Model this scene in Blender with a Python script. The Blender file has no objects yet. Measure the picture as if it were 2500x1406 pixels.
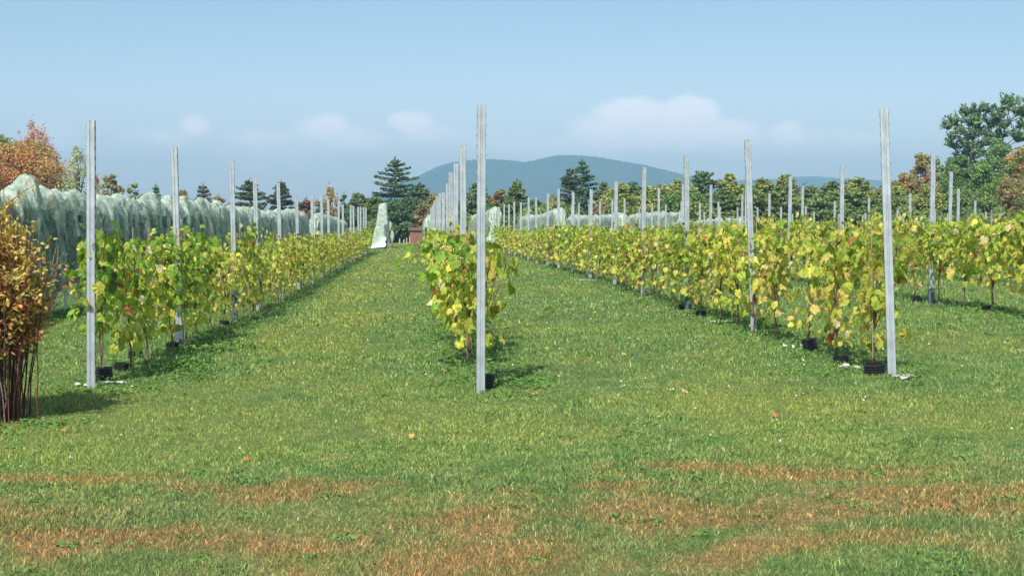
import bpy, math, random
import numpy as np
from mathutils import Vector

SC = bpy.context.scene
COL = SC.collection
R = math.radians
PI = math.pi

# ------------------------------------------------------------------ camera
EYE = 1.45
FPX = 3300.0                      # focal length in pixels of a 2500 px wide frame
YAW = math.atan(220 / FPX)
PITCH = math.atan(158 / FPX)
cd = bpy.data.cameras.new('camera')
cam = bpy.data.objects.new('camera', cd)
COL.objects.link(cam)
cd.sensor_width = 36
cd.lens = 36 * FPX / 2500
cd.clip_start = 0.1
cd.clip_end = 20000
cam.location = (0, 0, EYE)
cam.rotation_euler = (PI / 2 - PITCH, 0, -YAW)
SC.camera = cam

# ------------------------------------------------------------------ view, sky, sun
SC.view_settings.view_transform = 'Standard'
SC.view_settings.look = 'None'
SC.view_settings.exposure = 0.5
SC.view_settings.gamma = 1.0
SUN_EL = R(51)
SUN_AZ = R(201)                   # clockwise from +Y: behind the camera, to the left
W = bpy.data.worlds.new("World")
SC.world = W
W.use_nodes = True
SKY_STRENGTH = 0.109
HAZE_DENSITY = 0.00045


class NT:
    """small helper to write node graphs"""
    def __init__(self, tree):
        self.t = tree
        self.n = tree.nodes
        self.l = tree.links

    def node(self, typ, **kw):
        nd = self.n.new(typ)
        for k, v in kw.items():
            setattr(nd, k, v)
        return nd

    def link(self, a, b):
        self.l.new(a, b)

    def val(self, sock, v):
        if hasattr(v, 'is_linked') or isinstance(v, bpy.types.NodeSocket):
            self.l.new(v, sock)
        else:
            sock.default_value = v

    def math(self, op, a, b=0.0, c=None, clamp=False):
        nd = self.n.new('ShaderNodeMath')
        nd.operation = op
        nd.use_clamp = clamp
        self.val(nd.inputs[0], a)
        self.val(nd.inputs[1], b)
        if c is not None:
            self.val(nd.inputs[2], c)
        return nd.outputs[0]

    def mix(self, f, a, b, mode='MIX'):
        nd = self.n.new('ShaderNodeMix')
        nd.data_type = 'RGBA'
        nd.blend_type = mode
        self.val(nd.inputs[0], f)
        for s, v in ((nd.inputs[6], a), (nd.inputs[7], b)):
            if isinstance(v, tuple):
                s.default_value = (v[0], v[1], v[2], 1)
            else:
                self.l.new(v, s)
        return nd.outputs[2]

    def noise(self, vec, scale, detail=2.0, rough=0.5, dist=0.0):
        nd = self.n.new('ShaderNodeTexNoise')
        if vec is not None:
            self.l.new(vec, nd.inputs['Vector'])
        nd.inputs['Scale'].default_value = scale
        nd.inputs['Detail'].default_value = detail
        nd.inputs['Roughness'].default_value = rough
        nd.inputs['Distortion'].default_value = dist
        return nd.outputs[0]

    def smooth(self, v, lo, hi, a=0.0, b=1.0):
        nd = self.n.new('ShaderNodeMapRange')
        nd.interpolation_type = 'SMOOTHSTEP'
        self.val(nd.inputs[0], v)
        nd.inputs[1].default_value = lo
        nd.inputs[2].default_value = hi
        nd.inputs[3].default_value = a
        nd.inputs[4].default_value = b
        return nd.outputs[0]


def build_world():
    t = NT(W.node_tree)
    t.n.clear()
    sky = t.node('ShaderNodeTexSky', sky_type='NISHITA')
    sky.sun_disc = False
    sky.sun_elevation = SUN_EL
    sky.sun_rotation = SUN_AZ
    sky.altitude = 100
    sky.air_density = 1.0
    sky.dust_density = 1.0
    sky.ozone_density = 1.4
    base = t.mix(1.0, sky.outputs[0], (.955, .992, .975), 'MULTIPLY')
    # broken fair-weather clouds low over the hills, laid out by direction
    tc = t.node('ShaderNodeTexCoord')
    sep = t.node('ShaderNodeSeparateXYZ')
    t.link(tc.outputs['Generated'], sep.inputs[0])
    y = t.math('MAXIMUM', sep.outputs[1], 0.05)
    u = t.math('DIVIDE', sep.outputs[0], y)
    v = t.math('DIVIDE', sep.outputs[2], y)
    cmb = t.node('ShaderNodeCombineXYZ')
    t.link(u, cmb.inputs[0])
    t.link(t.math('MULTIPLY', v, 1.5), cmb.inputs[1])
    vec = cmb.outputs[0]
    n1 = t.math('SUBTRACT', t.noise(vec, 24, 5, .55), .5)
    n2 = t.math('SUBTRACT', t.noise(vec, 70, 4, .6), .5)
    blobs = [(1690, 278, 75, 42, 1.0), (1560, 290, 110, 46, .95), (1480, 325, 95, 42, .75), (1780, 322, 75, 34, .9),
             (1630, 325, 170, 42, .8), (1880, 355, 200, 30, .25),
             (795, 318, 60, 34, .8), (850, 348, 110, 28, .5), (1003, 300, 48, 28, .8), (1050, 330, 90, 26, .4),
             (492, 312, 38, 24, .65), (400, 340, 80, 20, .3), (640, 342, 90, 22, .35),
             (1930, 328, 46, 30, .75), (2105, 335, 75, 22, .45), (135, 345, 60, 36, .4), (700, 385, 300, 30, .22), (1350, 360, 200, 26, .3)]
    lc = t.node('ShaderNodeCombineXYZ')
    for i_, k_ in enumerate((1.68, 1.38, 1.46)):
        t.link(t.smooth(v, .0, .17, k_, 1.0), lc.inputs[i_])
    base = t.mix(1.0, base, lc.outputs[0], 'MULTIPLY')
    acc = None
    for px, py, a, b, k in blobs:
        uu = t.math('MULTIPLY', t.math('SUBTRACT', u, (px - 1030) / FPX), FPX / (a * 1.25))
        vv = t.math('MULTIPLY', t.math('SUBTRACT', v, (545 - py) / FPX), FPX / (b * 1.25))
        r2 = t.math('ADD', t.math('MULTIPLY', uu, uu), t.math('MULTIPLY', vv, vv))
        m = t.math('MULTIPLY', t.math('SUBTRACT', 1.0, r2), k)
        acc = m if acc is None else t.math('SMOOTH_MAX', acc, m, .25)
    acc = t.math('ADD', acc, t.math('ADD', t.math('MULTIPLY', n1, 1.1), t.math('MULTIPLY', n2, .75)))
    mask = t.smooth(acc, -.10, .72, 0, .72)
    front = t.smooth(sep.outputs[1], .1, .4)
    mask = t.math('MULTIPLY', mask, front)
    col = t.mix(mask, base, (10.6, 9.7, 9.9))
    # thin pale veil toward the horizon
    bg = t.node('ShaderNodeBackground')
    t.link(col, bg.inputs[0])
    bg.inputs[1].default_value = SKY_STRENGTH
    out = t.node('ShaderNodeOutputWorld')
    t.link(bg.outputs[0], out.inputs[0])


build_world()
sl = bpy.data.lights.new('sun', 'SUN')
sl.energy = 4.3
sl.angle = R(0.55)
sl.color = (1.0, 0.955, 0.87)
sun = bpy.data.objects.new('sun', sl)
COL.objects.link(sun)
sd = Vector((math.sin(SUN_AZ) * math.cos(SUN_EL), math.cos(SUN_AZ) * math.cos(SUN_EL), math.sin(SUN_EL)))
sun.rotation_euler = sd.to_track_quat('Z', 'Y').to_euler()
sun.location = (-20, -15, 30)


# ------------------------------------------------------------------ helpers
def ss(a, b, x):
    t = np.clip((np.asarray(x, float) - a) / (b - a), 0, 1)
    return t * t * (3 - 2 * t)


def ground_z(x, y):
    x = np.asarray(x, float)
    y = np.asarray(y, float)
    z = .027 * np.clip(x, 0, 8.5) * (1 - ss(30, 60, y)) * ss(-2, 8, y)
    z = z - .14 * ss(14, 30, y) * (1 - ss(0, 4, x)) * (1 - ss(200, 600, y))
    z = z - .55 * ss(11, 24, x) * ss(32, 55, y)
    z = z - .045 * ss(7, 10, y)
    z = z + .012 * np.sin(x * 1.3 + .7 * y) + .015 * np.sin(.9 * y - .45 * x + 1.0) + .008 * np.sin(2.3 * x - 1.9 * y)
    return z


def gz(x, y):
    return float(ground_z(x, y))


def at(px, d):
    """ground-plan point seen at image column px (2500 px frame), d metres out along the axis"""
    a = (px - 1250) / FPX
    return d * (a * math.cos(YAW) + math.sin(YAW)), d * (math.cos(YAW) - a * math.sin(YAW))


def row_y(X, px):
    """how far along the row at X the column px is met"""
    a = (px - 1250) / FPX
    d = X / (a * math.cos(YAW) + math.sin(YAW))
    return d * (math.cos(YAW) - a * math.sin(YAW))


class Soup:
    def __init__(self):
        self.V = []
        self.F = []
        self.C = []
        self.M = []
        self.n = 0

    def add(self, V, F, C=(1, 1, 1), m=0):
        V = np.asarray(V, float).reshape(-1, 3)
        F = np.asarray(F, int)
        if F.ndim == 2 and F.shape[1] == 4:
            F = np.concatenate([F[:, [0, 1, 2]], F[:, [0, 2, 3]]])
        C = np.asarray(C, float)
        if C.ndim == 1:
            C = np.tile(C, (len(V), 1))
        self.V.append(V)
        self.F.append(F + self.n)
        self.C.append(C)
        self.M.append(np.full(len(F), m, int))
        self.n += len(V)

    def add_soup(self, o, loc=(0, 0, 0), rz=0, s=1.0, tint=None):
        V, F, C, M = o.arrays()
        c, si = math.cos(rz), math.sin(rz)
        V2 = V * s
        V2 = np.stack([V2[:, 0] * c - V2[:, 1] * si + loc[0], V2[:, 0] * si + V2[:, 1] * c + loc[1], V2[:, 2] + loc[2]], 1)
        if tint is not None:
            C = C * np.asarray(tint)
        self.V.append(V2)
        self.F.append(F + self.n)
        self.C.append(C)
        self.M.append(M)
        self.n += len(V)

    def arrays(self):
        return np.concatenate(self.V), np.concatenate(self.F), np.concatenate(self.C), np.concatenate(self.M)

    def mesh(self, name, mats, smooth=False):
        V, F, C, M = self.arrays()
        me = bpy.data.meshes.new(name)
        me.vertices.add(len(V))
        me.vertices.foreach_set('co', V.astype(np.float32).ravel())
        me.loops.add(len(F) * 3)
        me.loops.foreach_set('vertex_index', F.astype(np.int32).ravel())
        me.polygons.add(len(F))
        me.polygons.foreach_set('loop_start', np.arange(0, len(F) * 3, 3, dtype=np.int32))
        me.polygons.foreach_set('loop_total', np.full(len(F), 3, np.int32))
        me.polygons.foreach_set('material_index', M.astype(np.int32))
        me.polygons.foreach_set('use_smooth', np.full(len(F), smooth))
        ca = me.color_attributes.new('Col', 'FLOAT_COLOR', 'POINT')
        ca.data.foreach_set('color', np.concatenate([C, np.ones((len(C), 1))], 1).astype(np.float32).ravel())
        for m in (mats if isinstance(mats, (list, tuple)) else [mats]):
            me.materials.append(m)
        me.update()
        me.validate()
        return me


def link(name, me, parent=None, loc=None):
    o = bpy.data.objects.new(name, me)
    COL.objects.link(o)
    if parent is not None:
        o.parent = parent
    if loc is not None:
        o.location = loc
    return o


def tag(o, label=None, cat=None, group=None, kind=None):
    if label:
        o['label'] = label
    if cat:
        o['category'] = cat
    if group:
        o['group'] = group
    if kind:
        o['kind'] = kind
    return o


def thing(name, label, cat, loc=(0, 0, 0), rz=0, group=None):
    o = bpy.data.objects.new(name, None)
    o.empty_display_size = .2
    COL.objects.link(o)
    o.location = loc
    o.rotation_euler = (0, 0, rz)
    return tag(o, label, cat, group)


def tube(s, path, rad, sides=6, C=(1, 1, 1), m=0, caps=True):
    P = np.asarray(path, float)
    n = len(P)
    rad = np.broadcast_to(np.asarray(rad, float), (n,))
    T = np.gradient(P, axis=0)
    T /= np.linalg.norm(T, axis=1)[:, None] + 1e-9
    ref = np.where(np.abs(T[:, [2]]) > .9, np.array([[1., 0, 0]]), np.array([[0, 0, 1.]]))
    A = np.cross(T, ref)
    A /= np.linalg.norm(A, axis=1)[:, None] + 1e-9
    B = np.cross(T, A)
    th = np.linspace(0, 2 * PI, sides, endpoint=False)
    V = P[:, None, :] + rad[:, None, None] * (np.cos(th)[None, :, None] * A[:, None, :] + np.sin(th)[None, :, None] * B[:, None, :])
    V = V.reshape(-1, 3)
    F = []
    for i in range(n - 1):
        for k in range(sides):
            k2 = (k + 1) % sides
            F.append((i * sides + k, i * sides + k2, (i + 1) * sides + k2, (i + 1) * sides + k))
    F = np.array(F)
    F = np.concatenate([F[:, [0, 1, 2]], F[:, [0, 2, 3]]])
    if caps:
        V = np.concatenate([V, P[:1], P[-1:]])
        a, b = len(V) - 2, len(V) - 1
        e = []
        for k in range(sides):
            k2 = (k + 1) % sides
            e.append((a, k2, k))
            e.append((b, (n - 1) * sides + k, (n - 1) * sides + k2))
        F = np.concatenate([F, np.array(e)])
    s.add(V, F, C, m)


def box(s, lo, hi, C=(1, 1, 1), m=0):
    x0, y0, z0 = lo
    x1, y1, z1 = hi
    V = [(x0, y0, z0), (x1, y0, z0), (x1, y1, z0), (x0, y1, z0), (x0, y0, z1), (x1, y0, z1), (x1, y1, z1), (x0, y1, z1)]
    F = [(0, 3, 2, 1), (4, 5, 6, 7), (0, 1, 5, 4), (1, 2, 6, 5), (2, 3, 7, 6), (3, 0, 4, 7)]
    s.add(V, F, C, m)


def unit(v):
    return v / (np.linalg.norm(v, axis=-1, keepdims=True) + 1e-9)


def vnoise(x, seed=0):
    """smooth 1-D value noise in -1..1"""
    x = np.asarray(x, float)
    i = np.floor(x).astype(int)
    f = x - i
    f = f * f * (3 - 2 * f)

    def h(k):
        v = np.sin(k * 127.1 + seed * 311.7) * 43758.5453
        return (v - np.floor(v)) * 2 - 1
    return h(i) * (1 - f) + h(i + 1) * f


# leaf outlines: stalk at the origin, tip at (0, 1) along the leaf
def sym(pts):
    right = pts
    left = [(-x, y) for x, y in pts[::-1] if abs(x) > 1e-6]
    return right + left


GRAPE = [(0, -.02)] + sym([(.20, -.14), (.42, -.06), (.53, .12), (.50, .27), (.57, .42), (.46, .62), (.32, .68), (.17, .86), (0, .97)])
SIMPLE = [(0, 0)] + sym([(.34, -.06), (.52, .28), (.34, .70), (0, 1.0)])
OVAL = [(0, 0)] + sym([(.20, .25), (.25, .55), (.13, .85), (0, 1.0)])


def leaves(s, base, tipdir, nrm, size, cols, shape, rng, edge=None, m=0, curl=.34):
    """many leaves at once: base (N,3), tipdir/nrm (N,3), size (N,), cols (N,3)"""
    N = len(base)
    sh = np.array(shape, float)
    K = len(sh)
    ctr = np.array([[0, .38]])
    P = np.concatenate([ctr, sh])
    t = unit(tipdir)
    n = unit(nrm - (nrm * t).sum(1, keepdims=True) * t)
    sd_ = np.cross(t, n)
    fold = rng.uniform(.1, .9, N)
    cr = rng.uniform(-.2, 1.0, N) * curl * 2
    X = P[:, 0][None, :] * size[:, None]
    Y = P[:, 1][None, :] * size[:, None]
    Zl = (-np.abs(P[:, 0])[None, :] ** 1.5 * fold[:, None] - (P[:, 1] ** 2)[None, :] * cr[:, None]) * size[:, None]
    jit = rng.normal(0, .05, (N, len(P))) * size[:, None]
    V = base[:, None, :] + X[..., None] * sd_[:, None, :] + Y[..., None] * t[:, None, :] + (Zl + jit)[..., None] * n[:, None, :]
    tri = np.array([(0, 1 + k, 1 + (k + 1) % K) for k in range(K)])
    F = (tri[None] + (np.arange(N) * (K + 1))[:, None, None]).reshape(-1, 3)
    C = np.repeat(cols[:, None, :], K + 1, 1)
    if edge is not None:
        w = rng.uniform(0, 1, (N, 1, 1)) * np.concatenate([[0], np.full(K, 1.0)])[None, :, None]
        C = C * (1 - w * .6) + edge[:, None, :] * w * .6
    s.add(V.reshape(-1, 3), F, C.reshape(-1, 3), m)


# ------------------------------------------------------------------ materials
def new_mat(name):
    m = bpy.data.materials.new(name)
    m.use_nodes = True
    t = NT(m.node_tree)
    t.n.clear()
    out = t.node('ShaderNodeOutputMaterial')
    return m, t, out


def attr_color(t):
    a = t.node('ShaderNodeAttribute')
    a.attribute_name = 'Col'
    return a.outputs['Color']


def foliage_mat(name, trans=.35, rough=.55, hue=.0, val=.15, spec=.25, yellow=0.0, nscale=0):
    m, t, out = new_mat(name)
    c = attr_color(t)
    oi = t.node('ShaderNodeObjectInfo')
    hsv = t.node('ShaderNodeHueSaturation')
    t.link(c, hsv.inputs['Color'])
    t.link(t.smooth(oi.outputs['Random'], 0, 1, .5 - hue, .5 + hue), hsv.inputs['Hue'])
    rnd2 = t.math('FRACT', t.math('MULTIPLY', oi.outputs['Random'], 7.31))
    vv = t.math('ADD', 1 - val, t.math('MULTIPLY', rnd2, 2 * val))
    if nscale:
        tc = t.node('ShaderNodeTexCoord')
        nn = t.noise(tc.outputs['Object'], nscale, 2)
        vv = t.math('MULTIPLY', vv, t.smooth(nn, .25, .75, .82, 1.18))
    t.link(vv, hsv.inputs['Value'])
    c = hsv.outputs[0]
    b = t.node('ShaderNodeBsdfPrincipled')
    t.link(c, b.inputs['Base Color'])
    b.inputs['Roughness'].default_value = rough
    b.inputs['Specular IOR Level'].default_value = spec
    tr = t.node('ShaderNodeBsdfTranslucent')
    t.link(t.mix(1.0, c, (1.15, 1.15, .7), 'MULTIPLY'), tr.inputs[0])
    mx = t.node('ShaderNodeMixShader')
    mx.inputs[0].default_value = trans
    t.link(b.outputs[0], mx.inputs[1])
    t.link(tr.outputs[0], mx.inputs[2])
    t.link(mx.outputs[0], out.inputs[0])
    return m


def simple_mat(name, col, rough=.7, metal=0, spec=.3, nscale=20, namp=.25, attr=False, bump=0):
    m, t, out = new_mat(name)
    tc = t.node('ShaderNodeTexCoord')
    nn = t.noise(tc.outputs['Object'], nscale, 4, .6)
    k = t.smooth(nn, .3, .7, 1 - namp, 1 + namp)
    base = attr_color(t) if attr else None
    cc = t.node('ShaderNodeCombineXYZ')
    for i in range(3):
        t.link(k, cc.inputs[i])
    c = t.mix(1.0, base if attr else tuple(col), cc.outputs[0], 'MULTIPLY')
    b = t.node('ShaderNodeBsdfPrincipled')
    t.link(c, b.inputs['Base Color'])
    b.inputs['Roughness'].default_value = rough
    b.inputs['Metallic'].default_value = metal
    b.inputs['Specular IOR Level'].default_value = spec
    if bump:
        bp = t.node('ShaderNodeBump')
        bp.inputs['Strength'].default_value = bump
        bp.inputs['Distance'].default_value = .01
        t.link(nn, bp.inputs['Height'])
        t.link(bp.outputs[0], b.inputs['Normal'])
    t.link(b.outputs[0], out.inputs[0])
    return m


def turf_group():
    """colour of the mown turf by place: green, olive, straw and rusty sheep-sorrel patches"""
    g = bpy.data.node_groups.new('turf_colour', 'ShaderNodeTree')
    g.interface.new_socket('Vector', in_out='INPUT', socket_type='NodeSocketVector')
    g.interface.new_socket('Color', in_out='OUTPUT', socket_type='NodeSocketColor')
    g.interface.new_socket('Rust', in_out='OUTPUT', socket_type='NodeSocketFloat')
    t = NT(g)
    gi = t.node('NodeGroupInput')
    go = t.node('NodeGroupOutput')
    sep = t.node('ShaderNodeSeparateXYZ')
    t.link(gi.outputs[0], sep.inputs[0])
    x, y = sep.outputs[0], sep.outputs[1]
    cmb = t.node('ShaderNodeCombineXYZ')
    t.link(x, cmb.inputs[0])
    t.link(y, cmb.inputs[1])
    v = cmb.outputs[0]
    mp = t.node('ShaderNodeMapping')
    mp.inputs['Scale'].default_value = (1.0, .55, 1)
    t.link(v, mp.inputs[0])
    nb = t.noise(mp.outputs[0], .55, 4, .6, .3)
    nm = t.noise(v, 2.2, 4, .6)
    nf = t.noise(v, 9, 3, .6)
    nh = t.noise(v, 30, 2, .5)
    green = t.mix(t.smooth(nm, .35, .65), (.108, .195, .055), (.172, .258, .078))
    # yellow-green belts where the mower turns and down the lane
    belt = t.math('MULTIPLY', t.smooth(y, 7.2, 10.0), t.smooth(y, 10.4, 13.5, 1, 0))
    lane = t.math('MULTIPLY', t.math('MULTIPLY', t.smooth(x, -2.6, -1.9), t.smooth(x, -.9, -.3, 1, 0)), t.smooth(y, 12, 16))
    far = t.smooth(y, 20, 60)
    yf = t.math('MAXIMUM', t.math('MULTIPLY', belt, .42), t.math('MULTIPLY', lane, .45))
    yf = t.math('ADD', yf, t.math('MULTIPLY', far, .12))
    yf = t.math('ADD', yf, t.math('ADD', t.math('MULTIPLY', t.math('SUBTRACT', nb, .5), 3.2), .12), clamp=True)
    col = t.mix(yf, green, (.225, .275, .065))
    # dry brownish near zone
    dry = t.math('MULTIPLY', t.smooth(y, 5.9, 8.6, 1, 0), t.smooth(nb, .32, .54, .2, 1))
    dry = t.math('MULTIPLY', dry, t.smooth(nm, .35, .62, .45, 1))
    nx = t.smooth(t.noise(v, 75, 2, .5), .38, .62, .25, 1)
    dry = t.math('MULTIPLY', dry, nx)
    col = t.mix(t.math('MULTIPLY', dry, .85), col, (.28, .215, .095))
    # rusty patches
    xw = t.math('ADD', x, t.math('MULTIPLY', t.math('SUBTRACT', nm, .5), 1.6))
    yw = t.math('ADD', y, t.math('MULTIPLY', t.math('SUBTRACT', nb, .5), 2.4))
    blobs = [(1.35, 6.35, .95, .32), (.25, 5.75, .38, .40), (-1.15, 6.15, .85, .24), (2.25, 7.45, .55, .22),
             (2.5, 6.85, .40, .18), (3.0, 6.5, .55, .30), (-2.6, 6.6, .75, .40), (.1, 6.6, .4, .2), (1.6, 7.55, .5, .14), (-1.9, 7.9, .5, .2),
             (.6, 4.9, .5, .25), (-1.6, 5.1, .6, .2), (.95, 7.0, .35, .14), (-.7, 7.3, .5, .2), (1.7, 5.6, .6, .2)]
    acc = None
    for bx, by, a, b in blobs:
        uu = t.math('MULTIPLY', t.math('SUBTRACT', xw, bx), 1 / a)
        vv = t.math('MULTIPLY', t.math('SUBTRACT', yw, by), 1 / b)
        m_ = t.math('SUBTRACT', 1.0, t.math('ADD', t.math('MULTIPLY', uu, uu), t.math('MULTIPLY', vv, vv)))
        m_ = t.math('MAXIMUM', m_, -1.5)
        acc = m_ if acc is None else t.math('MAXIMUM', acc, m_)
    acc = t.math('ADD', acc, t.math('MULTIPLY', t.math('SUBTRACT', nm, .5), 5.5))
    acc = t.math('ADD', acc, t.math('MULTIPLY', t.math('SUBTRACT', nf, .5), 4.0))
    rust = t.math('MULTIPLY', t.smooth(acc, -1.4, 1.3), nx)
    col = t.mix(t.math('MULTIPLY', rust, .8), col, (.36, .165, .075))
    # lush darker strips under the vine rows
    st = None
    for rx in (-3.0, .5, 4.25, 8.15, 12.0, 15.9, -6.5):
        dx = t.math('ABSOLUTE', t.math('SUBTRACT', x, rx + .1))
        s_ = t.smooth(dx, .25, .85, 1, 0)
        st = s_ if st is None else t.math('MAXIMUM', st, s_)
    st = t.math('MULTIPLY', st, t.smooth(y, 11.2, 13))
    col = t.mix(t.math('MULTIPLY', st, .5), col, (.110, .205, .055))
    k = t.math('MULTIPLY', t.smooth(nf, .3, .7, .86, 1.14), t.smooth(nh, .3, .7, .86, 1.14))
    cc = t.node('ShaderNodeCombineXYZ')
    for i in range(3):
        t.link(k, cc.inputs[i])
    col = t.mix(1.0, col, cc.outputs[0], 'MULTIPLY')
    t.link(col, go.inputs[0])
    t.link(rust, go.inputs[1])
    return g


TURF = turf_group()


def ground_mat():
    m, t, out = new_mat('turf_ground')
    tc = t.node('ShaderNodeTexCoord')
    gr = t.node('ShaderNodeGroup')
    gr.node_tree = TURF
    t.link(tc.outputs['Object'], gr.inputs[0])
    sep = t.node('ShaderNodeSeparateXYZ')
    t.link(tc.outputs['Object'], sep.inputs[0])
    nf = t.noise(tc.outputs['Object'], 40, 4, .65)
    # soil and thatch between the stems
    c = t.mix(t.smooth(nf, .40, .62, .55, .15), gr.outputs[0], (.075, .072, .030))
    b = t.node('ShaderNodeBsdfPrincipled')
    t.link(c, b.inputs['Base Color'])
    b.inputs['Roughness'].default_value = .95
    b.inputs['Specular IOR Level'].default_value = .1
    bp = t.node('ShaderNodeBump')
    bp.inputs['Strength'].default_value = .8
    bp.inputs['Distance'].default_value = .03
    t.link(t.noise(tc.outputs['Object'], 28, 4, .7), bp.inputs['Height'])
    t.link(bp.outputs[0], b.inputs['Normal'])
    t.link(b.outputs[0], out.inputs[0])
    return m


def blade_mat():
    m, t, out = new_mat('grass_blades')
    tc = t.node('ShaderNodeTexCoord')
    gr = t.node('ShaderNodeGroup')
    gr.node_tree = TURF
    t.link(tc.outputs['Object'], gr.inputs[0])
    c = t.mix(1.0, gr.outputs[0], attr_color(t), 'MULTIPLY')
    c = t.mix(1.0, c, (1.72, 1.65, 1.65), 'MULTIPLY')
    b = t.node('ShaderNodeBsdfPrincipled')
    t.link(c, b.inputs['Base Color'])
    b.inputs['Roughness'].default_value = .6
    b.inputs['Specular IOR Level'].default_value = .2
    tr = t.node('ShaderNodeBsdfTranslucent')
    t.link(c, tr.inputs[0])
    mx = t.node('ShaderNodeMixShader')
    mx.inputs[0].default_value = .35
    t.link(b.outputs[0], mx.inputs[1])
    t.link(tr.outputs[0], mx.inputs[2])
    t.link(mx.outputs[0], out.inputs[0])
    return m


M_GROUND = ground_mat()
M_BLADE = blade_mat()
M_VINE = foliage_mat('vine_leaves', .40, .5, .012, .12, .3, nscale=30)
M_TREE = foliage_mat('tree_leaves', .35, .7, .02, .15, .15)
M_NEEDLE = foliage_mat('pine_needles', .25, .7, .012, .15, .15)
M_BUSH = foliage_mat('bush_leaves', .35, .5, .0, .0, .25, nscale=30)
M_WEED = foliage_mat('weed_leaves', .3, .6, .0, .0, .2)
M_BARK = simple_mat('vine_bark', None, .85, attr=True, nscale=60, namp=.3)
M_TRUNK = simple_mat('tree_bark', (.13, .10, .08), .9, nscale=6, namp=.35)
M_STEEL = simple_mat('galvanised_steel', (.51, .55, .575), .45, .38, .5, nscale=5, namp=.16)
M_SLOT = simple_mat('post_slots', (.03, .035, .035), .7)
M_SLEEVE = simple_mat('grey_sleeve', (.10, .13, .15), .45, nscale=30, namp=.3)
M_BLACKPIPE = simple_mat('black_plastic', (.022, .023, .025), .42, spec=.5, nscale=40, namp=.3)
M_STAKE = simple_mat('bamboo_stake', (.38, .27, .18), .7, nscale=30, namp=.3)
M_WHITE = simple_mat('white_sheeting', (.80, .82, .82), .6, nscale=9, namp=.10)
M_STONE = simple_mat('pale_stone', (.52, .51, .47), .85, nscale=30, namp=.3)
M_SHED = simple_mat('rust_red_boards', (.27, .135, .10), .85, nscale=5, namp=.2)
M_SHEDROOF = simple_mat('brown_felt', (.17, .09, .065), .9, nscale=5, namp=.2)
M_FALLEN = simple_mat('fallen_leaf', None, .8, attr=True, nscale=60, namp=.2)


def net_mat():
    m, t, out = new_mat('bird_netting')
    tc = t.node('ShaderNodeTexCoord')
    n1 = t.noise(tc.outputs['Object'], 5.0, 4, .6)
    n2 = t.noise(tc.outputs['Object'], 26.0, 3, .6)
    c = t.mix(t.smooth(n1, .38, .62), (.42, .53, .45), (.68, .77, .60))
    n3 = t.noise(tc.outputs['Object'], 11, 3, .6)
    c = t.mix(t.smooth(n3, .52, .66, 0, .45), c, (.30, .37, .29))
    bp = t.node('ShaderNodeBump')
    bp.inputs['Strength'].default_value = .55
    bp.inputs['Distance'].default_value = .05
    t.link(n3, bp.inputs['Height'])
    b = t.node('ShaderNodeBsdfPrincipled')
    t.link(c, b.inputs['Base Color'])
    b.inputs['Roughness'].default_value = .7
    b.inputs['Specular IOR Level'].default_value = .25
    t.link(bp.outputs[0], b.inputs['Normal'])
    tr = t.node('ShaderNodeBsdfTranslucent')
    t.link(c, tr.inputs[0])
    mx = t.node('ShaderNodeMixShader')
    mx.inputs[0].default_value = .22
    t.link(b.outputs[0], mx.inputs[1])
    t.link(tr.outputs[0], mx.inputs[2])
    # open mesh: denser where the net is bunched in folds (attribute), thinner where it hangs free
    a = t.node('ShaderNodeAttribute')
    a.attribute_name = 'Col'
    sp = t.node('ShaderNodeSeparateXYZ')
    t.link(a.outputs['Vector'], sp.inputs[0])
    op = t.math('ADD', sp.outputs[0], t.math('MULTIPLY', t.math('SUBTRACT', n2, .5), .7), clamp=True)
    tp = t.node('ShaderNodeBsdfTransparent')
    m2 = t.node('ShaderNodeMixShader')
    t.link(op, m2.inputs[0])
    t.link(tp.outputs[0], m2.inputs[1])
    t.link(mx.outputs[0], m2.inputs[2])
    t.link(m2.outputs[0], out.inputs[0])
    return m


M_NET = net_mat()


def hill_mat():
    m, t, out = new_mat('wooded_hillside')
    tc = t.node('ShaderNodeTexCoord')
    n1 = t.noise(tc.outputs['Object'], .012, 5, .65)
    n2 = t.noise(tc.outputs['Object'], .08, 3, .6)
    c = t.mix(t.smooth(n1, .35, .65), (.030, .062, .028), (.055, .080, .030))
    c = t.mix(t.smooth(n2, .6, .75, 0, .4), c, (.12, .075, .03))
    b = t.node('ShaderNodeBsdfDiffuse')
    t.link(c, b.inputs[0])
    t.link(b.outputs[0], out.inputs[0])
    return m


M_HILL = hill_mat()


# ------------------------------------------------------------------ ground and hills
def build_ground():
    def axis(lo, hi, flo, fhi, step):
        fine = np.arange(flo, fhi + .01, step)
        a = flo - np.geomspace(4, flo - lo, 16)[::-1]
        b = fhi + np.geomspace(4, hi - fhi, 16)
        return np.concatenate([a, fine, b])
    xs = axis(-4300, 4300, -30, 62, 1.0)
    ys = axis(-4300, 4300, -6, 126, 1.0)
    X, Y = np.meshgrid(xs, ys)
    Z = ground_z(X, Y)
    V = np.stack([X.ravel(), Y.ravel(), Z.ravel()], 1)
    nx, ny = len(xs), len(ys)
    i, j = np.meshgrid(np.arange(nx - 1), np.arange(ny - 1))
    a = (j * nx + i).ravel()
    F = np.stack([a, a + 1, a + nx + 1, a + nx], 1)
    s = Soup()
    s.add(V, F)
    tag(link('ground', s.mesh('ground', M_GROUND, True)), kind='structure')


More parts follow.
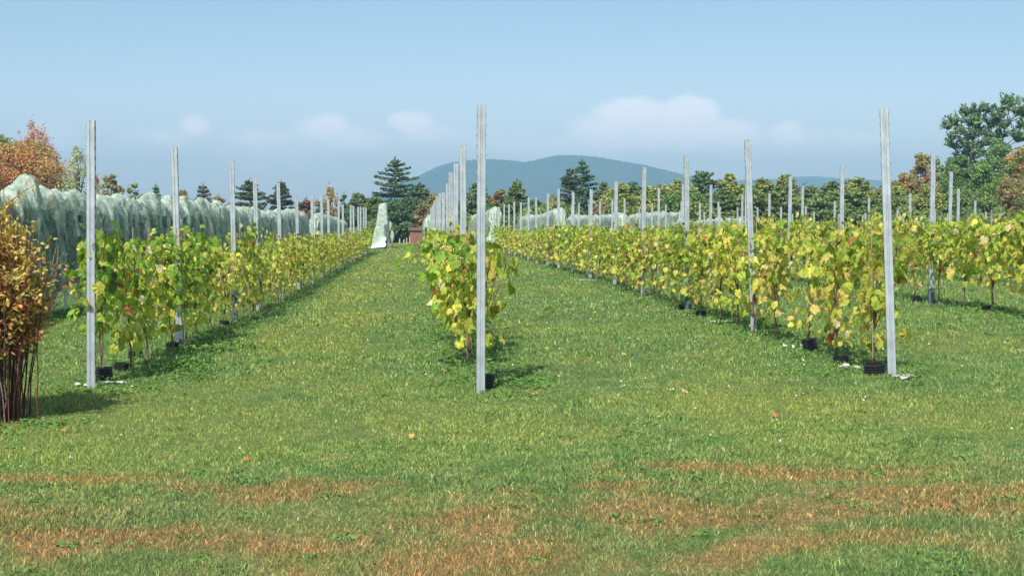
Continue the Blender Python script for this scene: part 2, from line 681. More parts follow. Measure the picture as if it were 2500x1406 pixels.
def build_hill(name, poly, d0, depth, seed, x_lo, x_hi):
    rng = np.random.default_rng(seed)
    pxs = [p[0] for p in poly]
    pys = [p[1] for p in poly]
    xs = np.arange(x_lo, x_hi, 3.4)                 # image columns
    ts = np.linspace(-1, 1.15, 70)
    V = []
    for tt in ts:
        d = d0 + tt * depth
        h = (545 - np.interp(xs, pxs, pys)) / FPX * d0
        prof = np.cos(np.clip(tt, -1, 1) * PI / 2) ** .9 if tt < 0 else 1 - .75 * tt ** 2
        a = (xs - 1250) / FPX
        X = d0 * (a * math.cos(YAW) + math.sin(YAW))
        Y = np.full_like(X, d)
        Z = EYE + h * prof + 2.2 * vnoise(xs * .19 + tt * 31, seed) * (abs(tt) < .8) + 7 * vnoise(xs * .02 + tt * 3, seed + 5) * (1 - abs(prof - .5) * 2)
        Z = Z + rng.normal(0, .8, len(xs))
        if tt <= -.99 or tt > 1.1:
            Z = np.full_like(X, -1.0)
        V.append(np.stack([X, Y, Z], 1))
    V = np.concatenate(V)
    nx, ny = len(xs), len(ts)
    i, j = np.meshgrid(np.arange(nx - 1), np.arange(ny - 1))
    a = (j * nx + i).ravel()
    F = np.stack([a, a + 1, a + nx + 1, a + nx], 1)
    s = Soup()
    s.add(V, F)
    tag(link(name, s.mesh(name, M_HILL, True)), kind='structure')


build_ground()
build_hill('hills', [(780, 548), (870, 505), (905, 487), (940, 470), (1010, 437), (1060, 414), (1100, 399), (1150, 393), (1200, 392),
                     (1240, 394), (1275, 398), (1300, 395), (1340, 385), (1390, 380), (1450, 385), (1500, 393), (1550, 402),
                     (1575, 408), (1650, 426), (1700, 437), (1780, 455), (1900, 490), (2050, 535), (2100, 548)], 3000, 520, 3, 770, 2110)
build_hill('hills', [(1500, 548), (1600, 470), (1750, 442), (1850, 439), (1920, 437), (1960, 431), (2000, 431), (2040, 434),
                     (2100, 437), (2160, 440), (2260, 452), (2400, 470), (2600, 500), (2700, 548)], 3750, 300, 9, 1500, 2700)


# ------------------------------------------------------------------ grass
def build_grass():
    rng = np.random.default_rng(11)
    s = Soup()
    # zone: y0, y1, blades per m2, height lo/hi, width
    zones = [(2.2, 3.3, 5000, .010, .026, .0038), (3.3, 6.0, 8800, .010, .026, .0038), (6.0, 9.0, 5000, .010, .026, .0052), (9.0, 13.0, 2300, .012, .030, .0085),
             (13, 20, 750, .018, .040, .014), (20, 34, 260, .02, .045, .024), (34, 60, 75, .025, .05, .045), (60, 112, 12, .03, .06, .11)]
    for y0, y1, dens, h0, h1, w in zones:
        xl, xr = -.44 * y1 - 3.2, .52 * y1 + 3.2
        n = int(dens * (y1 - y0) * (xr - xl))
        x = rng.uniform(xl, xr, n)
        y = rng.uniform(y0, y1, n)
        keep = (x > -.44 * y - 3.2) & (x < .52 * y + 3.2)
        x, y = x[keep], y[keep]
        # tufty: height follows a patchy field
        f = .5 + .5 * np.sin(x * 3.1 + 2 * np.sin(y * 1.7)) * np.sin(y * 4.3 + 2 * np.sin(x * 2.3))
        f2 = .5 + .5 * np.sin(x * 11 + 3 * np.sin(y * 7)) * np.sin(y * 13 + 2 * np.sin(x * 9))
        n = len(x)
        h = rng.uniform(h0, h1, n) * (.65 + .5 * f + .35 * f2)
        tall = rng.random(n) < .012
        h = np.where(tall, h * 1.9, h)
        az = rng.uniform(0, 2 * PI, n)
        lean = rng.uniform(.15, 1.1, n) * h
        la = rng.uniform(0, 2 * PI, n)
        ww = w * rng.uniform(.6, 1.3, n)
        z = ground_z(x, y) - .002
        bx, by = np.cos(az) * ww / 2, np.sin(az) * ww / 2
        P0 = np.stack([x - bx, y - by, z], 1)
        P1 = np.stack([x + bx, y + by, z], 1)
        P2 = np.stack([x + np.cos(la) * lean, y + np.sin(la) * lean, z + h], 1)
        tone = rng.normal(1, .30, n).clip(.35, 1.9)
        C = np.stack([tone, tone, tone], 1)
        q = rng.random(n)
        straw = (q < .055)
        C[straw] = C[straw] * np.array([1.75, 1.45, 1.6])
        pale = (q > .93)
        C[pale] *= np.array([1.25, 1.15, 1.0])
        dk = (q > .055) & (q < .17)
        C[dk] *= np.array([.55, .75, .75])
        if y1 <= 9:
            mid = (P0 + P1) / 2 + (P2 - (P0 + P1) / 2) * .5
            mid[:, 2] += h * .13
            Q0 = mid - np.stack([bx, by, 0 * bx], 1) * .8
            Q1 = mid + np.stack([bx, by, 0 * bx], 1) * .8
            V = np.stack([P0, P1, Q1, Q0, P2], 1).reshape(-1, 3)
            k = np.arange(n) * 5
            F = np.concatenate([np.stack([k, k + 1, k + 2], 1), np.stack([k, k + 2, k + 3], 1), np.stack([k + 3, k + 2, k + 4], 1)])
            s.add(V, F, np.repeat(C, 5, 0))
        else:
            V = np.stack([P0, P1, P2], 1).reshape(-1, 3)
            F = np.arange(n * 3).reshape(-1, 3)
            s.add(V, F, np.repeat(C, 3, 0))
    tag(link('grass', s.mesh('grass', M_BLADE)), 'short mown grass with rusty and straw patches covering the whole field', 'grass', kind='stuff')

    # broad-leaved weeds and clover under the rows and in odd patches
    s = Soup()
    P = []
    for rx, ya in ((-3.0, 12), (.5, 11.5), (4.25, 11.5), (8.15, 16), (12.0, 24), (-6.2, 16)):
        for k in range(int((46 - ya) * 5)):
            yy = rng.uniform(ya, 46) if rng.random() < .5 else ya + rng.random() ** 1.7 * 20
            P.append((rx + rng.normal(.12, .30), yy, rng.uniform(.08, .26), rng.uniform(.03, .10)))
    for k in range(420):
        yy = 3.6 + rng.random() ** 1.3 * 18
        P.append((rng.uniform(-.42, .5) * yy, yy, rng.uniform(.03, .12), rng.uniform(.015, .035)))
    for cx, cy, r, hh in ((-2.45, 13.6, .35, .12), (-2.3, 14.2, .35, .12), (-2.2, 12.9, .2, .08), (.95, 12.3, .3, .08), (1.15, 12.7, .3, .06),
                          (-2.9, 10.2, .35, .07), (-2.5, 16.0, .4, .10), (2.5, 4.4, .45, .03), (3.7, 12.3, .35, .06), (4.4, 13.0, .4, .06)):
        for k in range(14):
            P.append((cx + rng.normal(0, r * .5), cy + rng.normal(0, r * .6), rng.uniform(.08, .2), hh * rng.uniform(.6, 1.2)))
    for (x, y, r, hh) in P:
        n = int(rng.uniform(16, 36))
        ang = rng.uniform(0, 2 * PI, n)
        rr = r * np.sqrt(rng.random(n))
        lx, ly = x + rr * np.cos(ang), y + rr * np.sin(ang)
        lz = ground_z(lx, ly) + hh * rng.uniform(.25, 1, n) * (1 - .5 * rr / r)
        base = np.stack([lx, ly, lz], 1)
        ta = rng.uniform(0, 2 * PI, n)
        td = np.stack([np.cos(ta), np.sin(ta), rng.uniform(-.5, .3, n)], 1)
        nr = np.stack([rng.normal(0, .4, n), rng.normal(0, .4, n), np.ones(n)], 1)
        g = rng.uniform(.7, 1.35, (n, 1))
        c = np.array([[.15, .28, .065]]) * g
        leaves(s, base, td, nr, rng.uniform(.018, .045, n) * (1 if y < 14 else 1.5), c, OVAL, rng)
    tag(link('weeds', s.mesh('weeds', M_WEED)), 'low broad-leaved weeds and clover growing in the turf under the vine rows', 'weeds', kind='stuff')

    # white clover heads
    s = Soup()
    n = 260
    yy = 8 + rng.random(n) ** 1.1 * 22
    xx = rng.uniform(-.40, .48, n) * yy
    right = rng.random(n) < .45
    xx = np.where(right, rng.uniform(1.5, 6.5, n), xx)
    for x, y in zip(xx, yy):
        r = rng.uniform(.006, .011) * (1 if y < 12 else 1.35)
        z = gz(x, y) + rng.uniform(.03, .05)
        th = np.linspace(0, 2 * PI, 5, endpoint=False)
        ring = np.stack([x + r * np.cos(th), y + r * np.sin(th), np.full(5, z)], 1)
        V = np.concatenate([ring, [[x, y, z + r]], [[x, y, z - r * .8]]])
        F = [(k, (k + 1) % 5, 5) for k in range(5)] + [((k + 1) % 5, k, 6) for k in range(5)]
        s.add(V, F, (.62, .62, .55))
    tag(link('clover_flowers', s.mesh('clover_flowers', M_FALLEN)), 'tiny white clover flower heads dotted over the grass', 'clover', kind='stuff')


build_grass()

# ------------------------------------------------------------------ trellis posts
POST_PROFILE = [(-.018, .042), (-.034, .042), (-.0355, .038), (-.0355, .004), (-.033, 0), (-.011, 0), (-.005, .012), (.005, .012),
                (.011, 0), (.033, 0), (.0355, .004), (.0355, .038), (.034, .042), (.018, .042)]


def post_soup(H, slots=True):
    P = np.array(POST_PROFILE)
    T = np.gradient(P, axis=0)
    T /= np.linalg.norm(T, axis=1)[:, None]
    Nn = np.stack([-T[:, 1], T[:, 0]], 1)
    inner = P + Nn * -.0025
    loop = np.concatenate([P, inner[::-1]])
    n = len(loop)
    m = len(P)
    s = Soup()
    V = np.concatenate([np.c_[loop, np.full(n, -.15)], np.c_[loop, np.full(n, H)]])
    F = [(k, (k + 1) % n, n + (k + 1) % n, n + k) for k in range(n)]
    s.add(V, F)
    top = [(n + k, n + k + 1, n + n - 2 - k, n + n - 1 - k) for k in range(m - 1)]
    s.add(V, top)
    if slots:
        z = .12
        k = 0
        while z < H - .05:
            for sx in (-1, 1):
                x = sx * .0362
                box(s, (min(x, x + sx * .0018) if sx > 0 else x - .0018, .003, z), (max(x, x + sx * .0018) if sx > 0 else x, .026, z + .030), m=1)
                # pressed hook tab standing proud of the flange edge
                box(s, (x if sx > 0 else x - .007, .0065, z + .024), (x + .007 if sx > 0 else x, .0095, z + .034), m=1)
            z += .088
    return s


ORD = ['first', 'second', 'third', 'fourth', 'fifth', 'sixth', 'seventh', 'eighth', 'ninth', 'tenth', 'eleventh', 'twelfth', 'thirteenth',
       'fourteenth', 'fifteenth', 'sixteenth', 'seventeenth', 'eighteenth', 'nineteenth', 'twentieth'] 
ORD += ['twenty-' + o for o in ORD[:9]] + ['thirtieth'] + ['thirty-' + o for o in ORD[:9]] + ['fortieth'] + ['forty-' + o for o in ORD[:9]] + ['fiftieth'] + ['fifty-' + o for o in ORD[:9]] + ['sixtieth'] + ['sixty-' + o for o in ORD[:9]]

ROWX = [-3.0, .515, 4.22, 8.15, 12.05, 15.9, 19.8, 23.7, 27.6, 31.5]
ROWN = ['leftmost row', 'centre row', 'third row from left', 'fourth row from left', 'fifth row from left',
        'sixth row from left', 'seventh row from left', 'eighth row from left',
        'ninth row from left', 'tenth row from left']
STEP = 4.02
# posts: along-row position, top height above eye
POSTS = []
L_px = [217, 436, 572, 629, 686, 729, 764, 785, 805.6, 825, 838, 855, 863, 874, 881.6, 889, 894]
L_up = [.924, .929, .995, .868, .855, .70, .72, .83, .78, .80, .70, .72, .76, .78, .80, .82, .85]
POSTS.append([(row_y(-3.0, p), u) for p, u in zip(L_px, L_up)])
C_up = [1.035, .94, .887, .90, .82, .70, .80, .88, .84, .80, .86, .88, .82, .86, .84, .80, .86]
C_y = [11.85, 16.4] + [20.2 + 3.95 * k for k in range(14)]
POSTS.append(list(zip(C_y, C_up)))
R_px = [2182, 1842, 1681, 1571, 1498, 1443, 1397, 1362, 1336, 1312]
R_up = [1.02, 1.057, 1.07, 1.06, .92, .845, .88, 1.07, 1.03, .92]
ly = [row_y(4.22, p) for p in R_px]
POSTS.append([(y, u) for y, u in zip(ly, R_up)] + [(ly[-1] + STEP * (k + 1), .95 + .05 * (-1) ** k) for k in range(6)])
F_px = [2276, 2056, 1925, 1819, 1734, 1667, 1609, 1566, 1526, 1492, 1463, 1437, 1414, 1394]
F_up = [1.10, 1.12, 1.04, 1.02, 1.09, 1.2, 1.2, 1.06, .95, .99, 1.03, .98, 1.07, .98]
POSTS.append([(row_y(8.15, p), u) for p, u in zip(F_px, F_up)])
prng = random.Random(5)
for r, y0, n in ((4, 30.2, 12), (5, 39.2, 10), (6, 47.2, 8), (7, 55.5, 6), (8, 64.0, 4), (9, 72, 2)):
    X = ROWX[r]
    POSTS.append([(y0 + STEP * k, EYE * 0 + (2.42 + gz(X, y0 + STEP * k) + prng.uniform(-.08, .10) - EYE)) for k in range(n)])
LEANS = {(0, 0): .03, (0, 1): -.045, (0, 2): -.03, (0, 3): -.04, (0, 4): -.05, (0, 5): -.04, (2, 0): -.10, (2, 1): -.10, (2, 2): -.045, (1, 0): .01, (1, 1): -.02, (3, 0): 0.0}
PROTO = {}
for r, plist in enumerate(POSTS):
    X = ROWX[r]
    for i, (y, up) in enumerate(plist):
        g = gz(X, y)
        H = EYE + up - g
        near = y < 34
        hq = round(H / .05) * .05
        key = (near, hq) if not near else (near, r, i)
        if key not in PROTO:
            PROTO[key] = post_soup(H if near else hq, near).mesh('trellis_post', [M_STEEL, M_SLOT])
        xx = X + (0 if (r, i) in LEANS else prng.uniform(-.03, .03))
        o = link('trellis_post', PROTO[key], loc=(xx, y, g))
        lean = LEANS.get((r, i), prng.uniform(-.03, .03))
        o.rotation_euler = (prng.uniform(-.006, .006), math.atan(lean / H), prng.uniform(-.16, .16) if i else (-.02, .05, -.30)[r] if r < 3 else 0)
        if i == 0 and r < 3:
            lab = ['tall galvanised steel post at the near end of the leftmost vine row',
                   'tall galvanised steel post standing front and centre at the centre row end',
                   'tall slotted steel post leaning left at the near end of the third row'][r]
        elif y < 60:
            lab = '%s galvanised steel post from the near end of the %s' % (ORD[i], ROWN[r])
        else:
            lab = 'small distant steel post at the far end of the %s' % ROWN[r]
        tag(o, lab, 'post', 'galvanised steel posts of the vine trellis')
        # dark sleeves wrapped round the foot of some posts
        if (r, i) in ((0, 1), (3, 0), (2, 2), (0, 2)):
            s = Soup()
            hh = {(0, 1): .26, (3, 0): .24, (2, 2): .22, (0, 2): .62}[(r, i)]
            a = .043
            zz = np.linspace(-.05, hh, 9)
            ring = [(-a, -.006), (a, -.006), (a + .003, .02), (a, .050), (-a, .050), (-a - .003, .02)]
            rr = np.random.default_rng(i + 7)
            V = []
            for z in zz:
                for (qx, qy) in ring:
                    V.append((qx * (1 + rr.uniform(-.06, .12)), qy + rr.uniform(-.003, .004), z))
            F = [(j * 6 + k, j * 6 + (k + 1) % 6, (j + 1) * 6 + (k + 1) % 6, (j + 1) * 6 + k) for j in range(8) for k in range(6)]
            s.add(V, F)
            sl_ = link('foot_sleeve', s.mesh('foot_sleeve', M_SLEEVE), parent=o)
            sl_['label'] = 'dark grey plastic wrapped round the foot of the post'

# ------------------------------------------------------------------ grapevines
GREEN = np.array([.22, .40, .05])
LIME = np.array([.42, .52, .065])
YEL = np.array([.72, .68, .12])
GOLD = np.array([.74, .58, .16])
RUSTY = np.array([.46, .20, .06])
DARK = np.array([.09, .18, .04])
PALE = np.array([.74, .66, .36])


def leaf_colors(rng, n, z, green):
    """green 0..1: how green the vine still is; lower leaves turn first"""
    t = green + (z - .9) * .35 + rng.normal(0, .28, n)
    c = np.empty((n, 3))
    for k in range(n):
        v = t[k]
        q = rng.random()
        if q < .03:
            b = RUSTY
        elif q < .065:
            b = PALE
        elif v > .85:
            b = GREEN if q < .75 else DARK
        elif v > .45:
            b = GREEN * (1 - q) + LIME * q
        elif v > .2:
            b = LIME * (1 - q) + YEL * q
        else:
            b = YEL if q < .65 else GOLD
        c[k] = b * rng.uniform(.78, 1.2)
    return c


def grow_vine(seed, green=.4, nl=150, hx=.36, hy=.58, z0=.38, z1=1.42, shape=GRAPE, lsize=(.058, .108), ncane=6, fill=.5, lean=0.0, trunk_only_base=False):
    rng = np.random.default_rng(seed)
    wood = Soup()
    foli = Soup()
    bark = (.15, .085, .06)
    cane = (.20, .095, .06)
    zt = rng.uniform(.42, .62)
    tx, ty = rng.normal(0, .03) + lean * .3, rng.normal(0, .05)
    tr = np.array([(0, 0, -.03), (tx * .5 + .015, ty * .5, zt * .35), (tx * .8 - .01, ty * .8, zt * .7), (tx, ty, zt)])
    tube(wood, tr, [.013, .010, .009, .008], 6, bark)
    pts = []
    outd = []
    for k in range(ncane):
        s1 = 1 if k % 2 else -1
        e = np.array([rng.normal(lean, hx * .6), s1 * rng.uniform(.12, hy), rng.uniform(z1 - .25, z1)])
        st = np.array([tx, ty, zt * rng.uniform(.75, 1)])
        mid = st * .45 + e * .55 + np.array([rng.normal(0, .07), rng.normal(0, .06), rng.uniform(-.05, .18)])
        t = np.linspace(0, 1, 9)[:, None]
        path = (1 - t) ** 2 * st + 2 * t * (1 - t) * mid + t ** 2 * e
        if rng.random() < .5:              # tip arching over and hanging out of the canopy
            sx = rng.choice([-1, 1])
            e2 = e + np.array([sx * rng.uniform(.08, .3), rng.normal(0, .15), -rng.uniform(.1, .45)])
            path = np.concatenate([path, (e * .5 + e2 * .5 + np.array([0, 0, .08]))[None], e2[None]])
        tube(wood, path, np.linspace(.0065, .0025, len(path)), 5, cane)
        m = int(nl * (1 - fill) / ncane)
        u = rng.uniform(.22, 1, m) * (len(path) - 1)
        i = np.floor(u).astype(int).clip(0, len(path) - 2)
        f = (u - i)[:, None]
        p = path[i] * (1 - f) + path[i + 1] * f
        off = rng.normal(0, .07, (m, 3))
        pts.append(p + off)
        outd.append(off)
    m = int(nl * fill)
    z1 = z1 - .09
    zz = z0 + (z1 - z0) * rng.beta(1.15, 1.05, m)
    w = .55 + .45 * np.sin(np.clip((zz - z0) / (z1 - z0), 0, 1) * PI)
    px = rng.normal(0, .55, m).clip(-1, 1) * hx * w + lean
    py = rng.uniform(-hy, hy, m) * (.7 + .3 * w)
    pts.append(np.stack([px, py, zz], 1))
    outd.append(np.stack([px - lean, py * .2, 0 * px], 1))
    base = np.concatenate(pts)
    od = np.concatenate(outd)
    n = len(base)
    out = unit(np.stack([np.sign(base[:, 0] - lean + rng.normal(0, .08, n)), rng.normal(0, .8, n), np.zeros(n)], 1) + unit(od) * .7)
    tip = out * rng.uniform(.15, .8, (n, 1)) + np.array([[0, 0, -1.]]) + rng.normal(0, .3, (n, 3))
    nrm = out * rng.uniform(.5, 1.1, (n, 1)) + np.array([[0, 0, 1.]]) * rng.uniform(.0, .9, (n, 1)) + rng.normal(0, .35, (n, 3))
    size = rng.uniform(lsize[0], lsize[1], n)
    cols = leaf_colors(rng, n, base[:, 2], green)
    edge = np.where(rng.random((n, 1)) < .5, cols * .6 + GOLD[None] * .4, cols * .92)
    edge = np.where(rng.random((n, 1)) < .05, RUSTY[None], edge)
    leaves(foli, base, tip, nrm, size, cols, shape, rng, edge)
    return wood, foli


def stake_soup(seed):
    rng = np.random.default_rng(seed)
    s = Soup()
    lx, ly = rng.normal(0, .03, 2)
    tube(s, [(0.02, .02, -.1), (.02 + lx * .5, .02 + ly * .5, .7), (.02 + lx, .02 + ly, 1.45)], .0055, 6)
    return s


def canopy_word(g):
    return 'still green' if g > .7 else 'green and yellow' if g > .42 else 'yellowing'


slots_ = []
yb = [(-3.0, 12.95, 74.5, 0), (.50, 12.5, 74.5, 1), (4.22, 12.45, 76, 2), (8.15, 16.6, 76, 3), (12.05, 26.0, 77, 4), (15.9, 34.5, 78, 5),
      (19.8, 43.5, 78, 6), (23.7, 52.5, 78, 7), (27.6, 61, 78, 8), (31.5, 69, 79, 9)]
vr = random.Random(21)
for X, y0, y1, r in yb:
    y = y0
    i = 0
    while y < y1:
        slots_.append((y, X + vr.uniform(-.05, .05), r, i))
        y += 1.08 + vr.uniform(-.06, .06) + (.45 if (r, i) == (1, 0) else 0)
        i += 1
slots_.sort()
NEAR_Y = {0: 18.6, 1: 17.8, 2: 19.2, 3: 21.0}
# shared vines: mid distance (with parts) and far (one mesh)
MID = []
for k in range(7):
    g = (.30, .38, .46, .34, .55, .25, .42)[k]
    w, f = grow_vine(100 + k, green=g, nl=(245, 170, 260, 140, 250, 200, 230)[k], hx=.30, z0=.20, z1=(1.38, 1.42, 1.46, 1.36, 1.5, 1.4, 1.44)[k], shape=SIMPLE)
    MID.append((w.mesh('vine_trunk', M_BARK), f.mesh('vine_foliage', M_VINE), stake_soup(100 + k).mesh('vine_stake', M_STAKE), g, w, f))
FAR = []
for k in range(7):
    s = Soup()
    V, F, C, Mi = MID[k][5].arrays()
    s.add(V, F, C, 0)
    V, F, C, Mi = MID[k][4].arrays()
    s.add(V, F, C, 1)
    FAR.append((s.mesh('grapevine', [M_VINE, M_BARK]), MID[k][3], s))

stuff = Soup()
count = 0
for (y, X, r, i) in slots_:
    g = gz(X, y)
    rz = vr.choice((0, PI)) + vr.uniform(-.15, .15)
    grp = 'young grapevines planted along the trellis rows'
    if count >= 300:
        stuff.add_soup(FAR[vr.randrange(7)][2], (X, y, g), rz, vr.uniform(.86, .96))
        continue
    count += 1
    if y < NEAR_Y.get(r, 0):
        # individually grown vines near the camera
        kw = dict(green=.42, nl=240, z0=.28, shape=GRAPE, lsize=(.065, .118), hx=.27)
        if r == 0:
            kw.update(green=(.80, .66, .36, .62, .55)[min(i, 4)], nl=(185, 245, 175, 230, 245)[min(i, 4)], z1=(1.47, 1.44, 1.18, 1.40, 1.42)[min(i, 4)], hx=.27,
                      z0=(.50, .24, .26, .24, .22)[min(i, 4)])
        if r == 1:
            kw.update(green=(.45, .50, .40, .4, .4)[min(i, 4)], nl=(60, 230, 260, 260, 260)[min(i, 4)], hx=(.24, .28, .33, .33, .33)[min(i, 4)],
                      z1=(1.33, 1.38, 1.4, 1.42, 1.42)[min(i, 4)], z0=(.42, .26, .3, .3, .3)[min(i, 4)], lean=(.12, -.05, -.06, -.06, -.06)[min(i, 4)],
                      lsize=((.085, .135) if i == 0 else (.065, .118)), hy=(.4 if i == 0 else .58))
        if r == 2:
            kw.update(green=(.38, .36, .30, .33, .42, .36)[min(i, 5)], nl=(165, 205, 85, 140, 205, 150)[min(i, 5)] if i < 6 else 130 + 37 * (i % 4), z0=.20, lsize=(.065, .118), hx=.27,
                      z1=(1.36, 1.4, 1.34, 1.38, 1.42, 1.42)[min(i, 5)])
        if r == 3:
            kw.update(green=(.45, .55, .40, .35)[i % 4], nl=190, z0=.40)
        w, f = grow_vine(1000 + r * 50 + i, **kw)
        gr_ = kw['green']
        lab = '%s grapevine, %s from the near end of the %s' % (canopy_word(gr_), ORD[i], ROWN[r])
        if (r, i) == (1, 0):
            lab = 'sparse young grapevine with bare dark canes directly behind the front centre post'
        t = thing('grapevine', lab, 'grapevine', (X, y, g), 0, grp)
        link('trunk', w.mesh('vine_trunk', M_BARK), t)
        link('foliage', f.mesh('vine_foliage', M_VINE), t)
        link('stake', stake_soup(r * 50 + i).mesh('vine_stake', M_STAKE), t)
    elif y < 46:
        k = vr.randrange(7)
        m = MID[k]
        lab = '%s grapevine, %s from the near end of the %s' % (canopy_word(m[3]), ORD[i], ROWN[r])
        t = thing('grapevine', lab, 'grapevine', (X, y, g), rz, grp)
        sc_ = vr.uniform(.84, .99) if vr.random() < .85 else 1.05
        t.scale = (1, 1, sc_)
        link('trunk', m[0], t)
        link('foliage', m[1], t)
        link('stake', m[2], t)
    else:
        k = vr.randrange(7)
        o = link('grapevine', FAR[k][0], loc=(X, y, g))
        o.rotation_euler = (0, 0, rz)
        o.scale = (1, 1, vr.uniform(.80, .92))
        tag(o, 'small distant yellow-green grapevine merging into the far part of the %s' % ROWN[r], 'grapevine', grp)
if stuff.n:
    tag(link('distant_grapevines', stuff.mesh('distant_grapevines', [M_VINE, M_BARK])),
        'farthest yellow-green grapevines blending together at the back of the vineyard', 'grapevines', kind='stuff')


# ------------------------------------------------------------------ pipe collars, stones, sheets, fallen leaves
def collar_mesh(rad, h, seed):
    s = Soup()
    n = 18
    ribs = 5
    zz, rr = [], []
    for k in range(ribs):
        z = h * k / ribs
        zz += [z, z + h * .28 / ribs, z + h * .55 / ribs, z + h * .8 / ribs]
        rr += [rad * .88, rad, rad, rad * .88]
    zz.append(h)
    rr.append(rad * .9)
    th = np.linspace(0, 2 * PI, n, endpoint=False)
    V = [(r_ * math.cos(a), r_ * math.sin(a), z) for z, r_ in zip(zz, rr) for a in th]
    m = len(zz)
    V += [(rad * .80 * math.cos(a), rad * .80 * math.sin(a), h) for a in th]
    V += [(rad * .80 * math.cos(a), rad * .80 * math.sin(a), 0.02) for a in th]
    F = [(j * n + k, j * n + (k + 1) % n, (j + 1) * n + (k + 1) % n, (j + 1) * n + k) for j in range(m + 1) for k in range(n)]
    s.add(V, F)
    return s.mesh('pipe_collar', M_BLACKPIPE)


cm_big = collar_mesh(.088, .145, 1)
cm_small = collar_mesh(.080, .085, 2)
spots = [(250, 12.75, .0, 'tilted black ribbed pipe collar at the foot of the nearest left post', 1),
         (292, 13.75, 0, 'black ribbed pipe collar around the second vine of the left row', 0),
         (327, 14.95, 0, 'black pipe collar in shaded weeds around the third vine of the left row', 0),
         (418, 16.3, 0, 'black pipe collar just left of the second post of the left row', 0),
         (1183, 12.15, .0, 'black ribbed pipe collar hidden behind the foot of the front centre post', 1),
         (2140, 12.35, 0, 'wide black ribbed pipe collar beside the foot of the leaning right post', 1),
         (2057, 13.45, 0, 'low black pipe collar with pale stones around the second vine of the third row', 0),
         (1982, 14.6, 0, 'tilted black ribbed pipe collar around the third vine of the third row', 1),
         (2240, 22.1, 0, 'small black pipe collar left of the first post of the fourth row', 0),
         (2412, 19.6, 0, 'crumpled black pipe collar around the farthest right vine foot', 0),
         (545, 20.6, 0, 'small black pipe collar left of the third post of the left row', 0),
         (1712, 20.3, 0, 'small black pipe collar right of the third post of the third row', 0),
         (1668, 21.6, 0, 'black pipe collar half hidden left of the third post in the third row', 0)]
crng = random.Random(3)
for px, d, _, lab, big in spots:
    x, y = at(px, d)
    o = link('pipe_collar', cm_big if big else cm_small, loc=(x, y, gz(x, y) - .012))
    o.rotation_euler = (crng.uniform(-.14, .14), crng.uniform(-.12, .16), crng.uniform(0, 3))
    if px == 2140:
        o.scale = (1.15, 1.15, .8)
    tag(o, lab, 'pipe collar', 'black ribbed collars at the feet of the vines')


def stone_mesh(seed, r):
    rng = np.random.default_rng(seed)
    s = Soup()
    n, m = 8, 5
    V = []
    for j in range(m):
        ph = PI * (j / (m - 1)) - PI / 2
        for k in range(n):
            a = 2 * PI * k / n
            q = r * rng.uniform(.75, 1.2)
            V.append((q * math.cos(ph) * math.cos(a), q * .8 * math.cos(ph) * math.sin(a), q * .5 * math.sin(ph)))
    F = [(j * n + k, j * n + (k + 1) % n, (j + 1) * n + (k + 1) % n, (j + 1) * n + k) for j in range(m - 1) for k in range(n)]
    s.add(V, F)
    return s.mesh('stone', M_STONE)


k = 0
for px, d, nn, spread, where in ((2215, 11.75, 3, 20, 'lying right of the leaning post foot'), (1935, 14.9, 4, 30, 'lying left of the tilted pipe collar in the third row'),
                                 (195, 12.4, 2, 14, 'lying left of the nearest left post'), (2075, 12.9, 3, 20, 'lying between the nearest collars of the third row'),
                                 (2105, 13.0, 2, 12, 'lying in clover behind the leaning right post')):
    for q in range(nn):
        x, y = at(px + crng.uniform(-spread, spread), d + crng.uniform(-.2, .2))
        o = link('stone', stone_mesh(k, crng.uniform(.022, .042)), loc=(x, y, gz(x, y) + .02))
        o.rotation_euler = (0, 0, crng.uniform(0, 6))
        tag(o, 'small pale stone ' + where, 'stone', 'pale stones at the feet of the vines')
        k += 1


def sheet_mesh(seed, L, Wd, h):
    rng = np.random.default_rng(seed)
    s = Soup()
    nx, ny = 12, 6
    V = []
    for j in range(ny):
        for i in range(nx):
            x = (i / (nx - 1) - .5) * L
            y = (j / (ny - 1) - .5) * Wd * (1 - .4 * abs(2 * i / (nx - 1) - 1))
            V.append((x + rng.normal(0, .008), y + rng.normal(0, .008), .012 + h * abs(math.sin(i * 1.7 + j)) * rng.uniform(.4, 1)))
    F = [(j * nx + i, j * nx + i + 1, (j + 1) * nx + i + 1, (j + 1) * nx + i) for j in range(ny - 1) for i in range(nx - 1)]
    s.add(V, F)
    return s.mesh('plastic_sheet', M_STONE)


for px, d, L, Wd, rz, lab in ((268, 12.35, .26, .09, .1, 'crumpled pale plastic scrap on the grass by the leftmost collar'),
                              (1762, 18.75, .30, .12, -.1, 'pale plastic scrap on the grass left of the second post of the third row'),
                              (2210, 11.85, .20, .10, .3, 'crumpled pale scrap beside the foot of the leaning right post'),
                              (1430, 32.5, .55, .2, .1, 'pale grey sheet scrap on the grass by the fifth post of the third row')):
    x, y = at(px, d)
    o = link('plastic_sheet', sheet_mesh(int(px), L, Wd, .022), loc=(x, y, gz(x, y) + .012))
    o.rotation_euler = (0, 0, rz)
    tag(o, lab, 'plastic scrap')

